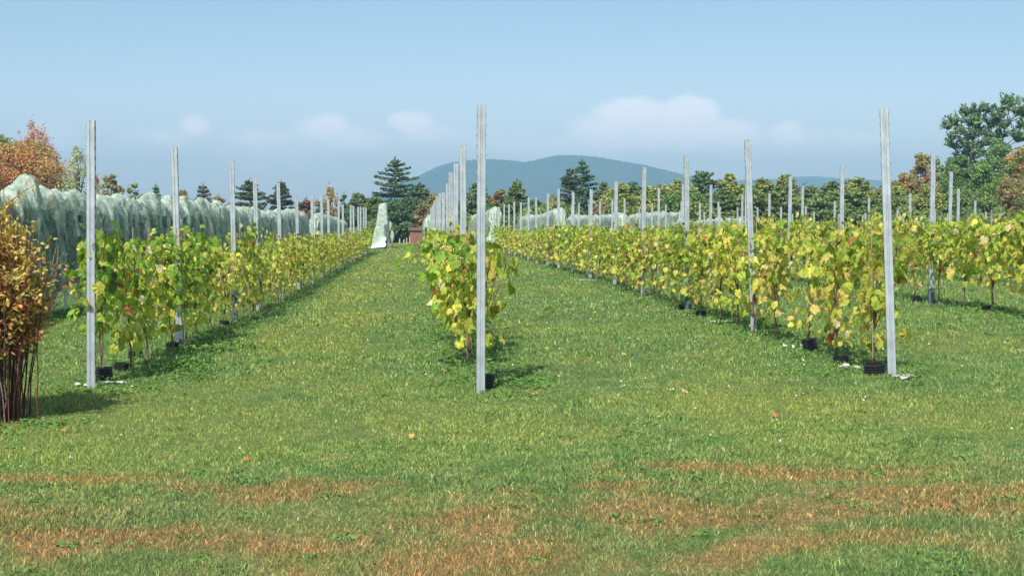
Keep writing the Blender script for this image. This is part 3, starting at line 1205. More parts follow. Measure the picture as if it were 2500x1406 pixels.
fall = [(1667, 962), (1080, 903), (155, 1040), (1340, 858), (1575, 768), (1612, 770), (1450, 768), (1720, 842), (600, 1130), (1010, 1065), (840, 700),
        (880, 835), (1520, 875), (1890, 1035), (2060, 925), (1310, 960)]
fr = np.random.default_rng(8)
for q, (px, py) in enumerate(fall):
    d = EYE * FPX / (py - 545)
    x, y = at(px, d)
    s = Soup()
    c = np.array([[.42, .17, .06]]) if q % 3 else np.array([[.45, .33, .10]])
    leaves(s, np.zeros((1, 3)), np.array([[math.cos(q), math.sin(q), .12]]), np.array([[.2, -.5, .9]]), np.array([.048]), c, GRAPE, fr)
    o = link('fallen_leaf', s.mesh('fallen_leaf', M_FALLEN), loc=(x, y, gz(x, y) + .035))
    tag(o, 'single fallen %s leaf lying on the mown grass' % ('orange' if q % 3 else 'golden yellow'), 'fallen leaf', 'fallen leaves scattered on the mown grass')


# ------------------------------------------------------------------ the autumn bush at the left edge
def build_bush():
    rng = np.random.default_rng(77)
    x, y = at(-26, 10.35)
    t = thing('autumn_bush', 'russet and yellow autumn bush with many dark red stems at the left edge', 'bush', (x, y, gz(x, y)))
    st = Soup()
    lf = Soup()
    B, T, Cc, S, E = [], [], [], [], []
    for k in range(135):
        a = rng.uniform(0, 2 * PI)
        r = .46 * math.sqrt(rng.random())
        ex, ey = r * math.cos(a), r * math.sin(a)
        h = rng.uniform(1.15, 1.92) * (1 - .26 * (r / .46) ** 2)
        b = np.array([ex * .62 + rng.normal(0, .04), ey * .62 + rng.normal(0, .025), -.04])
        e = np.array([ex, ey, h])
        mid = b * .5 + e * .5 + np.array([ex * -.12, ey * -.12, .1]) + rng.normal(0, .03, 3)
        tt = np.linspace(0, 1, 8)[:, None]
        path = (1 - tt) ** 2 * b + 2 * tt * (1 - tt) * mid + tt ** 2 * e + rng.normal(0, .008, (8, 3))
        q = rng.random()
        c = (.075, .035, .030) if q < .6 else (.16, .055, .035) if q < .85 else (.22, .18, .15)
        tube(st, path, np.linspace(rng.uniform(.004, .0095), .0025, 8), 5, c)
        for _ in range(5):
            u = rng.uniform(.48, .97)
            i = int(u * 7)
            p = path[min(i, 7)]
            e2 = p + np.array([rng.normal(0, .13), rng.normal(0, .13), rng.uniform(.06, .22)])
            tube(st, [p, (p + e2) / 2 + rng.normal(0, .015, 3), e2], [.0045, .003, .0018], 4, (.24, .07, .045))
            n = 14
            w = rng.random((n, 1))
            bb = p * (1 - w) + e2 * w + rng.normal(0, .022, (n, 3))
            B.append(bb)
            S.append(rng.uniform(.026, .062, n))
            hgt = bb[:, 2]
            for z in hgt:
                q = rng.random()
                if z > .95:
                    cc = (.56, .45, .13) if q < .5 else (.40, .40, .11) if q < .74 else (.60, .34, .15) if q < .92 else (.52, .22, .13)
                else:
                    cc = (.50, .24, .09) if q < .36 else (.50, .37, .10) if q < .76 else (.32, .33, .08) if q < .90 else (.34, .14, .07)
                Cc.append(np.array(cc) * rng.uniform(.9, 1.6))
    # sparse low leaves
    n = 60
    a = rng.uniform(0, 2 * PI, n)
    bb = np.stack([np.cos(a) * rng.uniform(.05, .3, n), np.sin(a) * rng.uniform(.05, .3, n), rng.uniform(.1, .7, n)], 1)
    B.append(bb)
    S.append(rng.uniform(.03, .055, n))
    Cc += [np.array((.36, .17, .05)) * rng.uniform(.6, 1.2) for _ in range(n)]
    base = np.concatenate(B)
    size = np.concatenate(S)
    cols = np.array(Cc)
    n = len(base)
    out = unit(np.stack([base[:, 0], base[:, 1], (base[:, 2] - .9) * .6], 1) + rng.normal(0, .35, (n, 3)))
    tip = out + np.array([[0, 0, .25]]) + rng.normal(0, .5, (n, 3))
    nrm = out * .6 + np.array([[0, 0, .8]]) + rng.normal(0, .5, (n, 3))
    leaves(lf, base, tip, nrm, size, cols, OVAL, rng, cols * .8)
    # bare shoot sticking out to the right
    tube(st, [(.25, 0, .95), (.42, 0, 1.02), (.50, .0, 1.12), (.52, 0, 1.34)], [.006, .005, .0035, .0022], 5, (.50, .22, .17))
    tube(st, [(.50, .0, 1.12), (.47, 0.01, 1.2), (.50, .01, 1.32)], [.0035, .003, .0018], 5, (.50, .22, .17))
    link('stems', st.mesh('bush_stems', M_BARK), t)
    link('foliage', lf.mesh('bush_foliage', M_BUSH), t)


build_bush()


# ------------------------------------------------------------------ bird nets over the older vines
def build_net(X, y0, y1, ztop, hw, label, seed, step=.09, bottom=.12, peak=.22, end_open=True, z_end=None, skirt=.10, peaks=None):
    rng = np.random.default_rng(seed)
    n = int((y1 - y0) / step) + 1
    ys = np.linspace(y0, y1, n)
    nt = 44
    t = np.linspace(-1, 1, nt)                        # -1 right foot ... 0 ridge ... 1 left foot
    at_ = np.abs(t)
    # irregular mounds: broad rounded tops with sharp valleys
    ph = np.cumsum(np.full(n, step) * (1.0 / (2.3 + 1.1 * vnoise(ys * .35, seed))))
    m1 = np.sqrt(np.clip(1 - (2 * (ph % 1) - 1) ** 2, 0, 1))
    ph2 = np.cumsum(np.full(n, step) * (1.0 / (.75 + .35 * vnoise(ys * .9, seed + 50))))
    m2 = np.sqrt(np.clip(1 - (2 * (ph2 % 1) - 1) ** 2, 0, 1))
    amp = .5 + .5 * np.sin(np.floor(ph) * 12.9898 + seed)
    amp2 = .5 + .5 * np.sin(np.floor(ph2) * 7.77 + seed)
    zt = ztop - peak * 1.15 + peak * m1 * (.45 + .85 * amp) + .13 * m2 * amp2 + .04 * vnoise(ys * 5.1, seed + 2) + .025 * vnoise(ys * 11.1, seed + 3)
    if z_end is not None:
        zt = zt + (z_end - ztop) * np.linspace(0, 1, n)
    if peaks:
        for (py, ph_, pw) in peaks:
            zt = zt + ph_ * np.exp(-((ys - py) / pw) ** 2)
    V = np.empty((n, nt, 3))
    OP = np.empty((n, nt))
    for j in range(nt):
        a = at_[j]
        sgn = -t[j]
        yt = ys + .45 * a * vnoise(ys * .5 + sgn, seed + 41)
        r1 = 1 - np.abs(2 * ((yt * .62 + .6 * vnoise(yt * .8, seed + 31 + int(np.sign(sgn)))) % 1) - 1)
        r2 = 1 - np.abs(2 * ((yt * 1.9 + .9 * vnoise(yt * 1.6, seed + 33 + int(np.sign(sgn)))) % 1) - 1)
        reach = .10 + .55 * r1 ** 1.5 * (.55 + .8 * vnoise(yt * .9, seed + 35)) + .28 * r2 ** 1.3 * (.6 + .6 * vnoise(yt * 2.1, seed + 36))
        sh = .20 + .16 * r1 + .10 * vnoise(ys * 2.3, seed + 61)     # the shoulder height wanders
        qs = np.clip(a / sh, 0, 1)
        qd = np.clip((a - sh) / (1 - sh), 0, 1)
        w = hw * (.58 * qs ** .85 + .42 * np.minimum(1, qd * 1.3)) + skirt * np.maximum(0, qd - .75) * 2
        drop = .20 + .10 * r2
        zz = np.where(a < sh, zt - drop * qs ** 1.6, (zt - drop) * (1 - qd) + bottom * qd)
        slant = .55 * qd * vnoise(ys * .6 + sgn * 3, seed + 9)
        yy = ys + slant
        f1 = 1 - np.abs(2 * ((yy * 1.55 + .5 * vnoise(yy * 1.1, seed + 11 + int(np.sign(sgn)))) % 2 - 1)).clip(0, 1)
        f2 = 1 - np.abs(2 * ((yy * 3.4 + .8 * vnoise(yy * 2.2, seed + 13 + int(np.sign(sgn)))) % 2 - 1)).clip(0, 1)
        cling = np.clip((reach - a) / .07 + .5, 0, 1)
        amp_ = .03 + .13 * (min(1, a / .45))
        fold = amp_ * (f1 ** 1.6 * .7 + .38 * f2 ** 1.4 - .5) + .05 * vnoise(ys * 5 + a * 6, seed + 17) + .028 * vnoise(ys * 13 - a * 9, seed + 19)
        fold = fold + .07 * cling * (1 - a) * min(1, a * 4) + (.018 * vnoise(ys * 8.7 + a * 31, seed + 71) + .014 * vnoise(ys * 17 - a * 47, seed + 72)) * (a < .55)
        gg = ground_z(X, ys)
        V[:, j, 0] = X + sgn / (abs(sgn) + 1e-6) * (w + fold * min(1, a * 5)) * (a > 0)
        V[:, j, 1] = ys + .02 * vnoise(ys * 7 + a * 5, seed)
        V[:, j, 2] = zz + gg + (.035 * vnoise(ys * 4.7 + j * .7, seed + 23) + .025 * vnoise(ys * 11 + j * 1.9, seed + 29)) * (1 if a < .6 else .3)
        # tongues of doubled, clinging net taper down from the canopy; between them a single open layer
        streak = np.clip(f1 - .72, 0, 1) * 1.6 + np.clip(f2 - .8, 0, 1) * 1.6 + .12 * vnoise(yt * 9, seed + 37)
        OP[:, j] = .33 + .42 * cling + streak * (.6 if a > .2 else .2) + .10 * vnoise(ys * 6 + a * 20, seed + 51)
    OP = OP.clip(.27, .90)
    s = Soup()
    i, j = np.meshgrid(np.arange(n - 1), np.arange(nt - 1), indexing='ij')
    k = (i * nt + j).ravel()
    F = np.stack([k, k + 1, k + nt + 1, k + nt], 1)
    C = np.repeat(OP.reshape(-1, 1), 3, 1)
    s.add(V.reshape(-1, 3), F, C)
    # closed ends, gathered to the ground
    for e, row in ((0, V[0]), (1, V[-1])):
        c = np.array([X, ys[0] if e == 0 else ys[-1], 0])
        ring = row.copy()
        out_ = ring.copy()
        d_ = -1 if e == 0 else 1
        for q in range(nt):
            out_[q, 0] = X + (ring[q, 0] - X) * .7 + .05 * math.sin(q * 2.1 + seed)
            out_[q, 1] = ring[q, 1] + d_ * (.18 + .05 * math.sin(q * 1.3))
            out_[q, 2] = ring[q, 2] * .93
        foot = out_.copy()
        foot[:, 0] = X + (ring[:, 0] - X) * .45
        foot[:, 1] += d_ * (.06 + .03 * np.sin(np.arange(nt)))
        foot[:, 2] = gz(X, c[1]) + .12 + (foot[:, 2] - gz(X, c[1])) * .55
        last = foot.copy()
        last[:, 0] = X + (last[:, 0] - X) * .25
        last[:, 1] += d_ * .08
        last[:, 2] = gz(X, c[1]) + .05 + (last[:, 2] - gz(X, c[1])) * .3
        VV = np.concatenate([ring, out_, foot, last])
        kk = np.array([[a * nt + q, a * nt + q + 1, (a + 1) * nt + q + 1, (a + 1) * nt + q] for a in range(3) for q in range(nt - 1)])
        s.add(VV, kk, (.96, .96, .96))
    me = s.mesh('bird_net', M_NET, True)
    o = link('bird_net', me)
    tag(o, label, 'bird net', 'pale nets draped over the older vine rows')
    return o


def canopy_stuff(specs):
    """the leafy growth inside the nets"""
    rng = np.random.default_rng(5)
    s = Soup()
    for X, y0, y1, zt, dens in specs:
        n = int((y1 - y0) * dens)
        base = np.stack([X + rng.normal(0, .10, n).clip(-.17, .17), rng.uniform(y0 + .3, y1 - .3, n), rng.uniform(.55, zt - .20, n) - .1], 1)
        base[:, 2] += ground_z(base[:, 0], base[:, 1])
        nr = rng.normal(0, 1, (n, 3)) + np.array([[0, 0, .5]])
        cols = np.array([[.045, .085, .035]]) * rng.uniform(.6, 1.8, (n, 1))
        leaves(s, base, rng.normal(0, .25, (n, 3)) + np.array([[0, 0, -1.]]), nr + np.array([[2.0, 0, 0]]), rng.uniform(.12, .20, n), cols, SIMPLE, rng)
    tag(link('netted_vine_canopy', s.mesh('netted_vine_canopy', M_WEED)), 'dark leafy vine growth showing dimly through the pale nets', 'vines', kind='stuff')


build_net(-6.55, 15.0, 76.5, 2.22, .40, 'long pale green net draped in folds over the row behind the left posts', 4, step=.05,
          peak=.22, peaks=[(22.9, .20, .28), (23.9, .16, .5), (44, .08, 1.2)])
build_net(-6.5, 83.0, 120, 2.25, .50, 'shorter pale net with a bright white end, beyond the long left net', 6, step=.25, z_end=1.75)
build_net(.52, 88.5, 118, 2.05, .50, 'pale net beyond the far end of the centre row, mostly behind posts', 7, step=.25)
build_net(4.25, 78, 120, 2.35, .50, 'pale crumpled net seen just right of the front centre post', 8, step=.2, z_end=1.9, peak=.3)
build_net(8.15, 79, 122, 2.42, .50, 'tallest pale net right of centre with a bright white near end', 9, step=.2, z_end=1.75, peak=.3)
build_net(12.05, 80.5, 122, 2.22, .50, 'pale net with a bright white end, second right of the tallest net', 10, step=.2, z_end=1.9)
build_net(15.9, 82, 122, 2.42, .50, 'low pale mounded net showing above the vines right of the middle', 12, step=.2, z_end=2.1)
build_net(19.8, 83, 122, 2.20, .50, 'lowest, farthest right pale net just showing over the vine tops', 14, step=.2, z_end=2.0)
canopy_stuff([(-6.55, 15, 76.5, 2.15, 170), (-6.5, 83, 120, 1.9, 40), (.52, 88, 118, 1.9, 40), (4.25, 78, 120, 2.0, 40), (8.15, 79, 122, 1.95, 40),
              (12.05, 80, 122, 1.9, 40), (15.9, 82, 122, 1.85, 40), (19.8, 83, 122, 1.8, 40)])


def build_cone_net():
    """the net seen end-on at the end of the left row: tall, open down the right, white skirt spread on the ground"""
    x, y = at(934, 88)
    g = gz(x, y)
    t = thing('bird_net', 'tall narrow pale net with a white skirt, standing alone at the lane end', 'bird net', (x, y, g), 0, 'pale nets draped over the older vine rows')
    rng = np.random.default_rng(3)
    s = Soup()
    n, m = 28, 30
    V = []
    OP = []
    for k in range(m):
        q = k / (m - 1)
        z = 2.88 * (1 - q)
        for j in range(n):
            a = 2 * PI * j / n
            rx = .29 + .42 * q ** 1.8
            ry = .45 + 2.6 * min(1, q * 3)
            if q < .06:
                rx *= .75 + q * 4
            fo = 1 + .12 * math.sin(a * 5 + 1.5 * q) * min(1, q * 3) + .05 * math.sin(a * 11 + 3 * q) + .04 * math.sin(a * 3 - 9 * q) + rng.normal(0, .02)
            cx = .02 * math.sin(q * 7) - .06 * q
            yy = -math.sin(a) * ry * fo
            V.append((cx + rx * math.cos(a) * fo, max(yy, -1.0 - .25 * q) + 1.3, z + (rng.normal(0, .02) if q < .4 else 0) + (.05 * math.sin(a + 1) + .02 * math.cos(a * 5)) * max(0, 1 - q * 5)))
            OP.append(.93 if (q < .45 or math.cos(a) < .35) else .28)
    V.append((0, 1.2, 2.90))
    OP.append(.95)
    F = [(k * n + j, k * n + (j + 1) % n, (k + 1) * n + (j + 1) % n, (k + 1) * n + j) for k in range(m - 1) for j in range(n)]
    F2 = [(m * n, (j + 1) % n, j) for j in range(n)]
    C = np.repeat(np.array(OP)[:, None], 3, 1)
    s.add(V, F, C)
    s.add(V, F2, C)
    # loose flaps of net hanging down the right side
    for fx, z0_, z1_, wd in ((.62, .30, 1.15, .13), (.50, 1.1, 1.75, .10)):
        fv = []
        for q in np.linspace(0, 1, 8):
            for a in np.linspace(0, 2 * PI, 10, endpoint=False):
                rr_ = wd * math.sin(PI * min(.97, q * .9 + .08)) * (1 + .2 * math.sin(3 * a + q * 5))
                fv.append((fx + rr_ * math.cos(a), .45 + rr_ * math.sin(a), z1_ + (z0_ - z1_) * q))
        ff = [(k * 10 + j, k * 10 + (j + 1) % 10, (k + 1) * 10 + (j + 1) % 10, (k + 1) * 10 + j) for k in range(7) for j in range(10)]
        s.add(fv, ff, (.9, .9, .9))
    link('drape', s.mesh('net_drape', M_NET, True), t)
    # bunched white skirt on the grass
    s = Soup()
    nx, ny = 22, 12
    V = []
    for j in range(ny):
        for i in range(nx):
            u = i / (nx - 1)
            v = j / (ny - 1)
            xx = -.95 + 1.15 * u
            yy = -.75 + 1.5 * v
            h = (.06 + .62 * u ** 1.6) * math.sin(PI * min(1, max(0, v * .9 + .05))) * (1 + .25 * math.sin(i * 1.9 + j * .8))
            V.append((xx + .05 * math.sin(j * 1.7), yy * (.45 + .55 * u), max(.015, h)))
    F = [(j * nx + i, j * nx + i + 1, (j + 1) * nx + i + 1, (j + 1) * nx + i) for j in range(ny - 1) for i in range(nx - 1)]
    s.add(V, F)
    sk = link('skirt', s.mesh('net_skirt', M_WHITE, True), t)
    sk['label'] = 'bright white bunched foot of the net spread on the grass'
    # hidden growth inside
    s = Soup()
    k = 900
    base = np.stack([rng.normal(0.02, .12, k), rng.uniform(.6, 3.0, k), rng.uniform(.5, 2.6, k)], 1)
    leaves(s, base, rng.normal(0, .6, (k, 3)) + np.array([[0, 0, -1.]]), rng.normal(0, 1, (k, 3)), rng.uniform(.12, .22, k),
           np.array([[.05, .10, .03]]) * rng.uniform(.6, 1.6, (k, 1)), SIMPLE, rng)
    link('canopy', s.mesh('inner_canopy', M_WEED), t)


build_cone_net()
# black irrigation hose sagging along the long net
s = Soup()
hy = np.linspace(16, 76, 240)
tube(s, np.stack([np.full(240, -5.98) + .02 * np.sin(hy), hy, .66 + ground_z(-6, hy) + .09 * np.abs(np.sin(hy * PI / 4.1)) * -1], 1), .012, 6)
tag(link('irrigation_hose', s.mesh('irrigation_hose', M_BLACKPIPE)), 'black hose sagging along the foot of the long left net', 'hose')


# ------------------------------------------------------------------ far lane end: little rust-red shed and pale stakes
def build_shed():
    x, y = at(1022, 110)
    g = gz(x, y)
    t = thing('small_shed', 'low rust-red board shed at the far end of the grass lane', 'shed', (x, y, g))
    s = Soup()
    w, dp, h = .70, .6, 1.02
    box(s, (-w, -dp, -.1), (w, dp, h))
    for k in range(9):
        xx = -w + .02 + k * (2 * w - .08) / 8
        box(s, (xx, -dp - .018, -.08), (xx + .04, -dp - .001, h - .004))
    link('walls', s.mesh('shed_walls', M_SHED), t)
    s = Soup()
    V = [(-w - .12, -dp - .12, h + .002), (w + .12, -dp - .12, h + .002), (w + .12, dp + .1, h + .20), (-w - .12, dp + .1, h + .20),
         (-w - .12, -dp - .12, h + .06), (w + .12, -dp - .12, h + .06), (w + .12, dp + .1, h + .26), (-w - .12, dp + .1, h + .26)]
    s.add(V, [(0, 3, 2, 1), (4, 5, 6, 7), (0, 1, 5, 4), (1, 2, 6, 5), (2, 3, 7, 6), (3, 0, 4, 7)])
    link('roof', s.mesh('shed_roof', M_SHEDROOF), t)
    for k, (px, hh, ln) in enumerate(((976, .45, 0), (985, .38, .05), (993, .50, .0), (1000.5, .60, 0))):
        x, y = at(px, 107)
        s = Soup()
        tube(s, [(0, 0, -.1), (ln, 0, hh * .6), (ln, 0, hh)], .045, 6)
        o = link('pale_stake', s.mesh('pale_stake', M_STONE), loc=(x, y, gz(x, y)))
        tag(o, ['leftmost short pale stake standing on the grass left of the rust-red shed', 'leaning pale stake, second from left beside the rust-red shed',
                'pale stake, third from left beside the rust-red shed', 'tallest pale stake, right against the rust-red shed'][k], 'stake', 'pale stakes beside the shed')


build_shed()


# ------------------------------------------------------------------ trees
def tuft_cards(s, ctr, size, cols, rng, flat=.0, elong=1.0, dirs=None):
    """irregular five-sided leaf clumps"""
    n = len(ctr)
    nr = rng.normal(0, 1, (n, 3)) * np.array([[1, 1, 1 - flat]]) + np.array([[0, 0, flat * 1.6]])
    nr = unit(nr)
    tp = rng.normal(0, 1, (n, 3)) if dirs is None else dirs + rng.normal(0, .25, (n, 3))
    tp = unit(tp - (tp * nr).sum(1, keepdims=True) * nr)
    sd_ = np.cross(tp, nr)
    K = 5
    th = np.linspace(0, 2 * PI, K, endpoint=False)[None, :] + rng.uniform(0, 1, (n, 1))
    rad = rng.uniform(.55, 1.15, (n, K)) * size[:, None]
    V = ctr[:, None, :] + (np.cos(th) * rad * elong)[..., None] * tp[:, None, :] + (np.sin(th) * rad / elong)[..., None] * sd_[:, None, :]
    k = np.arange(n) * K
    F = np.concatenate([np.stack([k, k + 1, k + 2], 1), np.stack([k, k + 2, k + 3], 1), np.stack([k, k + 3, k + 4], 1)])
    s.add(V.reshape(-1, 3), F, np.repeat(cols, K, 0))


def tree_pine(seed, h=9, w=3.4, col=(.045, .085, .040), bare=.16, gap=.75, tuft=.16, up=.10, brown=0.04, lean=0, dens=1.0):
    """white-pine habit: separate plates of needles on whorled branches"""
    rng = np.random.default_rng(seed)
    tr, cr = Soup(), Soup()
    path = [(lean * q * q * h * .08 + .05 * math.sin(q * 6 + seed), .05 * math.sin(q * 5), h * q - .2 * (1 - q)) for q in np.linspace(0, 1, 9)]
    tube(tr, path, np.linspace(.02 * h + .03, .02, 9), 8)
    P = np.array(path)
    z = h * bare
    cen, cl, szs, drs = [], [], [], []
    while z < h * .98:
        q = z / h
        env = (math.sin(min(1, (1 - q) * 1.9) * PI / 2)) ** .8 * (.55 + .45 * min(1, q / max(bare + .15, .01)))
        if bare < .06:
            env = min(1.0, ((1 - q) * 2.1) ** .85) + .02
        nb = rng.integers(4, 7)
        a0 = rng.uniform(0, 2 * PI)
        for b in range(nb):
            a = a0 + 2 * PI * b / nb + rng.normal(0, .3)
            L = w / 2 * env * rng.uniform(.55, 1.15) + .12
            c0 = np.array([np.interp(z, P[:, 2], P[:, 0]), np.interp(z, P[:, 2], P[:, 1]), z])
            zr = up * L * rng.uniform(.3, 2.2) + (q - .6) * L * .35
            e = c0 + np.array([math.cos(a) * L, math.sin(a) * L, zr])
            mid = (c0 + e) / 2 + np.array([0, 0, -.06 * L])
            tube(tr, [c0, mid, e], [.012 * h * (1 - q * .7) + .008, .02, .01], 5)
            n = int((14 + 34 * L) * dens)
            u = rng.random(n) ** .7
            pp = c0 + (e - c0) * u[:, None]
            spread = .10 + .30 * L * np.sin(np.clip(u, 0, 1) * PI * .8)
            side = np.array([-math.sin(a), math.cos(a), 0])
            pp = pp + side[None] * (rng.normal(0, .55, n) * spread)[:, None]
            pp[:, 2] += rng.normal(0, .05, n) + .05
            cen.append(pp)
            k = rng.uniform(.6, 1.45, (n, 1))
            cc = np.array([col]) * k
            br = rng.random(n) < brown
            cc[br] = np.array([.16, .10, .05]) * rng.uniform(.7, 1.2, (br.sum(), 1))
            cl.append(cc)
            szs.append(rng.uniform(.6, 1.3, n) * tuft)
            drs.append(np.tile(np.array([[math.cos(a), math.sin(a), .25]]), (n, 1)))
        z += gap * rng.uniform(.6, 1.2) * (1.1 - .5 * q)
    # leader
    n = 30
    cen.append(P[-1][None] + rng.normal(0, .07, (n, 3)) + np.stack([np.zeros(n), np.zeros(n), rng.uniform(-.7, .22, n)], 1))
    cl.append(np.array([col]) * rng.uniform(.7, 1.4, (n, 1)))
    szs.append(np.full(n, tuft * .8))
    drs.append(np.tile([[0, 0, 1.]], (n, 1)))
    tuft_cards(cr, np.concatenate(cen), np.concatenate(szs), np.concatenate(cl), rng, flat=.55, elong=1.35, dirs=np.concatenate(drs))
    return tr, cr


def tree_leafy(seed, h=8, w=5, cols=((.07, .11, .035),), nb=26, leaf=.15, dens=1.0, base=.12, sparse=False, open_=.0):
    """broad crown built of leafy boughs around limbs"""
    rng = np.random.default_rng(seed)
    tr, cr = Soup(), Soup()
    tube(tr, [(0, 0, -.2), (.05 * w * math.sin(seed), .03, h * .3), (.03, .02 * w, h * .62)], [.022 * h + .02, .016 * h, .010 * h], 8)
    tips = []
    for b in range(nb):
        q = base + (1 - base) * (b + rng.random()) / nb
        env = math.sin(min(1, (1 - q) * 1.7 + .12) * PI / 2) ** .9 * (.6 + .4 * min(1, (q - base) * 4 + .3))
        a = b * 2.4 + rng.normal(0, .4)
        L = w / 2 * env * rng.uniform(.35, 1.0)
        e = np.array([math.cos(a) * L, math.sin(a) * L, h * q * rng.uniform(.93, 1.0)])
        st = np.array([0, 0, min(h * .6, max(h * .1, h * q * .55))])
        m_ = (st + e) / 2 + np.array([0, 0, .04 * h]) + rng.normal(0, .08, 3)
        tube(tr, [st, m_, e], [.009 * h, .005 * h, .012], 5)
        tips.append((e, .13 * w * rng.uniform(.6, 1.25) * (.7 + .5 * env), b))
    cols = np.array(cols)
    C_, S_, K_ = [], [], []
    for e, r, b in tips:
        n = int((60 + 150 * r) * dens)
        d = unit(rng.normal(0, 1, (n, 3)))
        rr = r * rng.random(n) ** .45 * (1 + .35 * np.sin(3 * d[:, 0] + b) * np.sin(4 * d[:, 1] + 2 * b))
        p = e + d * rr[:, None] * np.array([[1.25, 1.25, .85]])
        if sparse:
            # wispy upright shoots
            p[:, 2] += np.abs(rng.normal(0, .35, n))
        base_c = cols[rng.integers(0, len(cols))]
        mixc = cols[rng.integers(0, len(cols), n)]
        cc = (.6 * base_c + .4 * mixc) * rng.uniform(.65, 1.4, (n, 1))
        C_.append(p)
        K_.append(cc)
        S_.append(rng.uniform(.55, 1.25, n) * leaf)
        if rng.random() < .7:               # stray twig beyond the outline
            e2 = e + unit(rng.normal(0, 1, 3) + np.array([0, 0, 1.0])) * r * rng.uniform(1.1, 1.8)
            tube(tr, [e, e2], [.02, .008], 4)
            m2 = 10
            C_.append(e2 + rng.normal(0, .10, (m2, 3)))
            K_.append(np.tile(base_c, (m2, 1)) * rng.uniform(.7, 1.3, (m2, 1)))
            S_.append(np.full(m2, leaf * .7))
    tuft_cards(cr, np.concatenate(C_), np.concatenate(S_), np.concatenate(K_), rng, flat=.2)
    return tr, cr


G1 = ((0.187, 0.296, 0.094), (0.140, 0.250, 0.094), (0.250, 0.328, 0.109))
G2 = ((0.296, 0.374, 0.109), (0.218, 0.312, 0.109), (0.390, 0.406, 0.125))
G3 = ((0.118, 0.203, 0.102), (0.094, 0.172, 0.094), (0.172, 0.234, 0.109))
OL = ((0.374, 0.343, 0.125), (0.281, 0.312, 0.109), (0.452, 0.312, 0.125))
OR = ((0.449, 0.396, 0.145), (0.633, 0.304, 0.122), (0.69, 0.461, 0.141), (0.534, 0.379, 0.14), (0.474, 0.386, 0.148))
RD = ((0.593, 0.296, 0.265), (0.655, 0.359, 0.312), (0.468, 0.265, 0.218))
BR = ((0.437, 0.312, 0.203), (0.359, 0.312, 0.156), (0.296, 0.296, 0.140))
YO = ((0.62, 0.43, 0.19), (0.55, 0.40, 0.19))
PL = ((0.515, 0.593, 0.390), (0.390, 0.484, 0.281), (0.562, 0.577, 0.406))
CON = (0.196, 0.272, 0.097)
CON2 = (0.358, 0.419, 0.127)

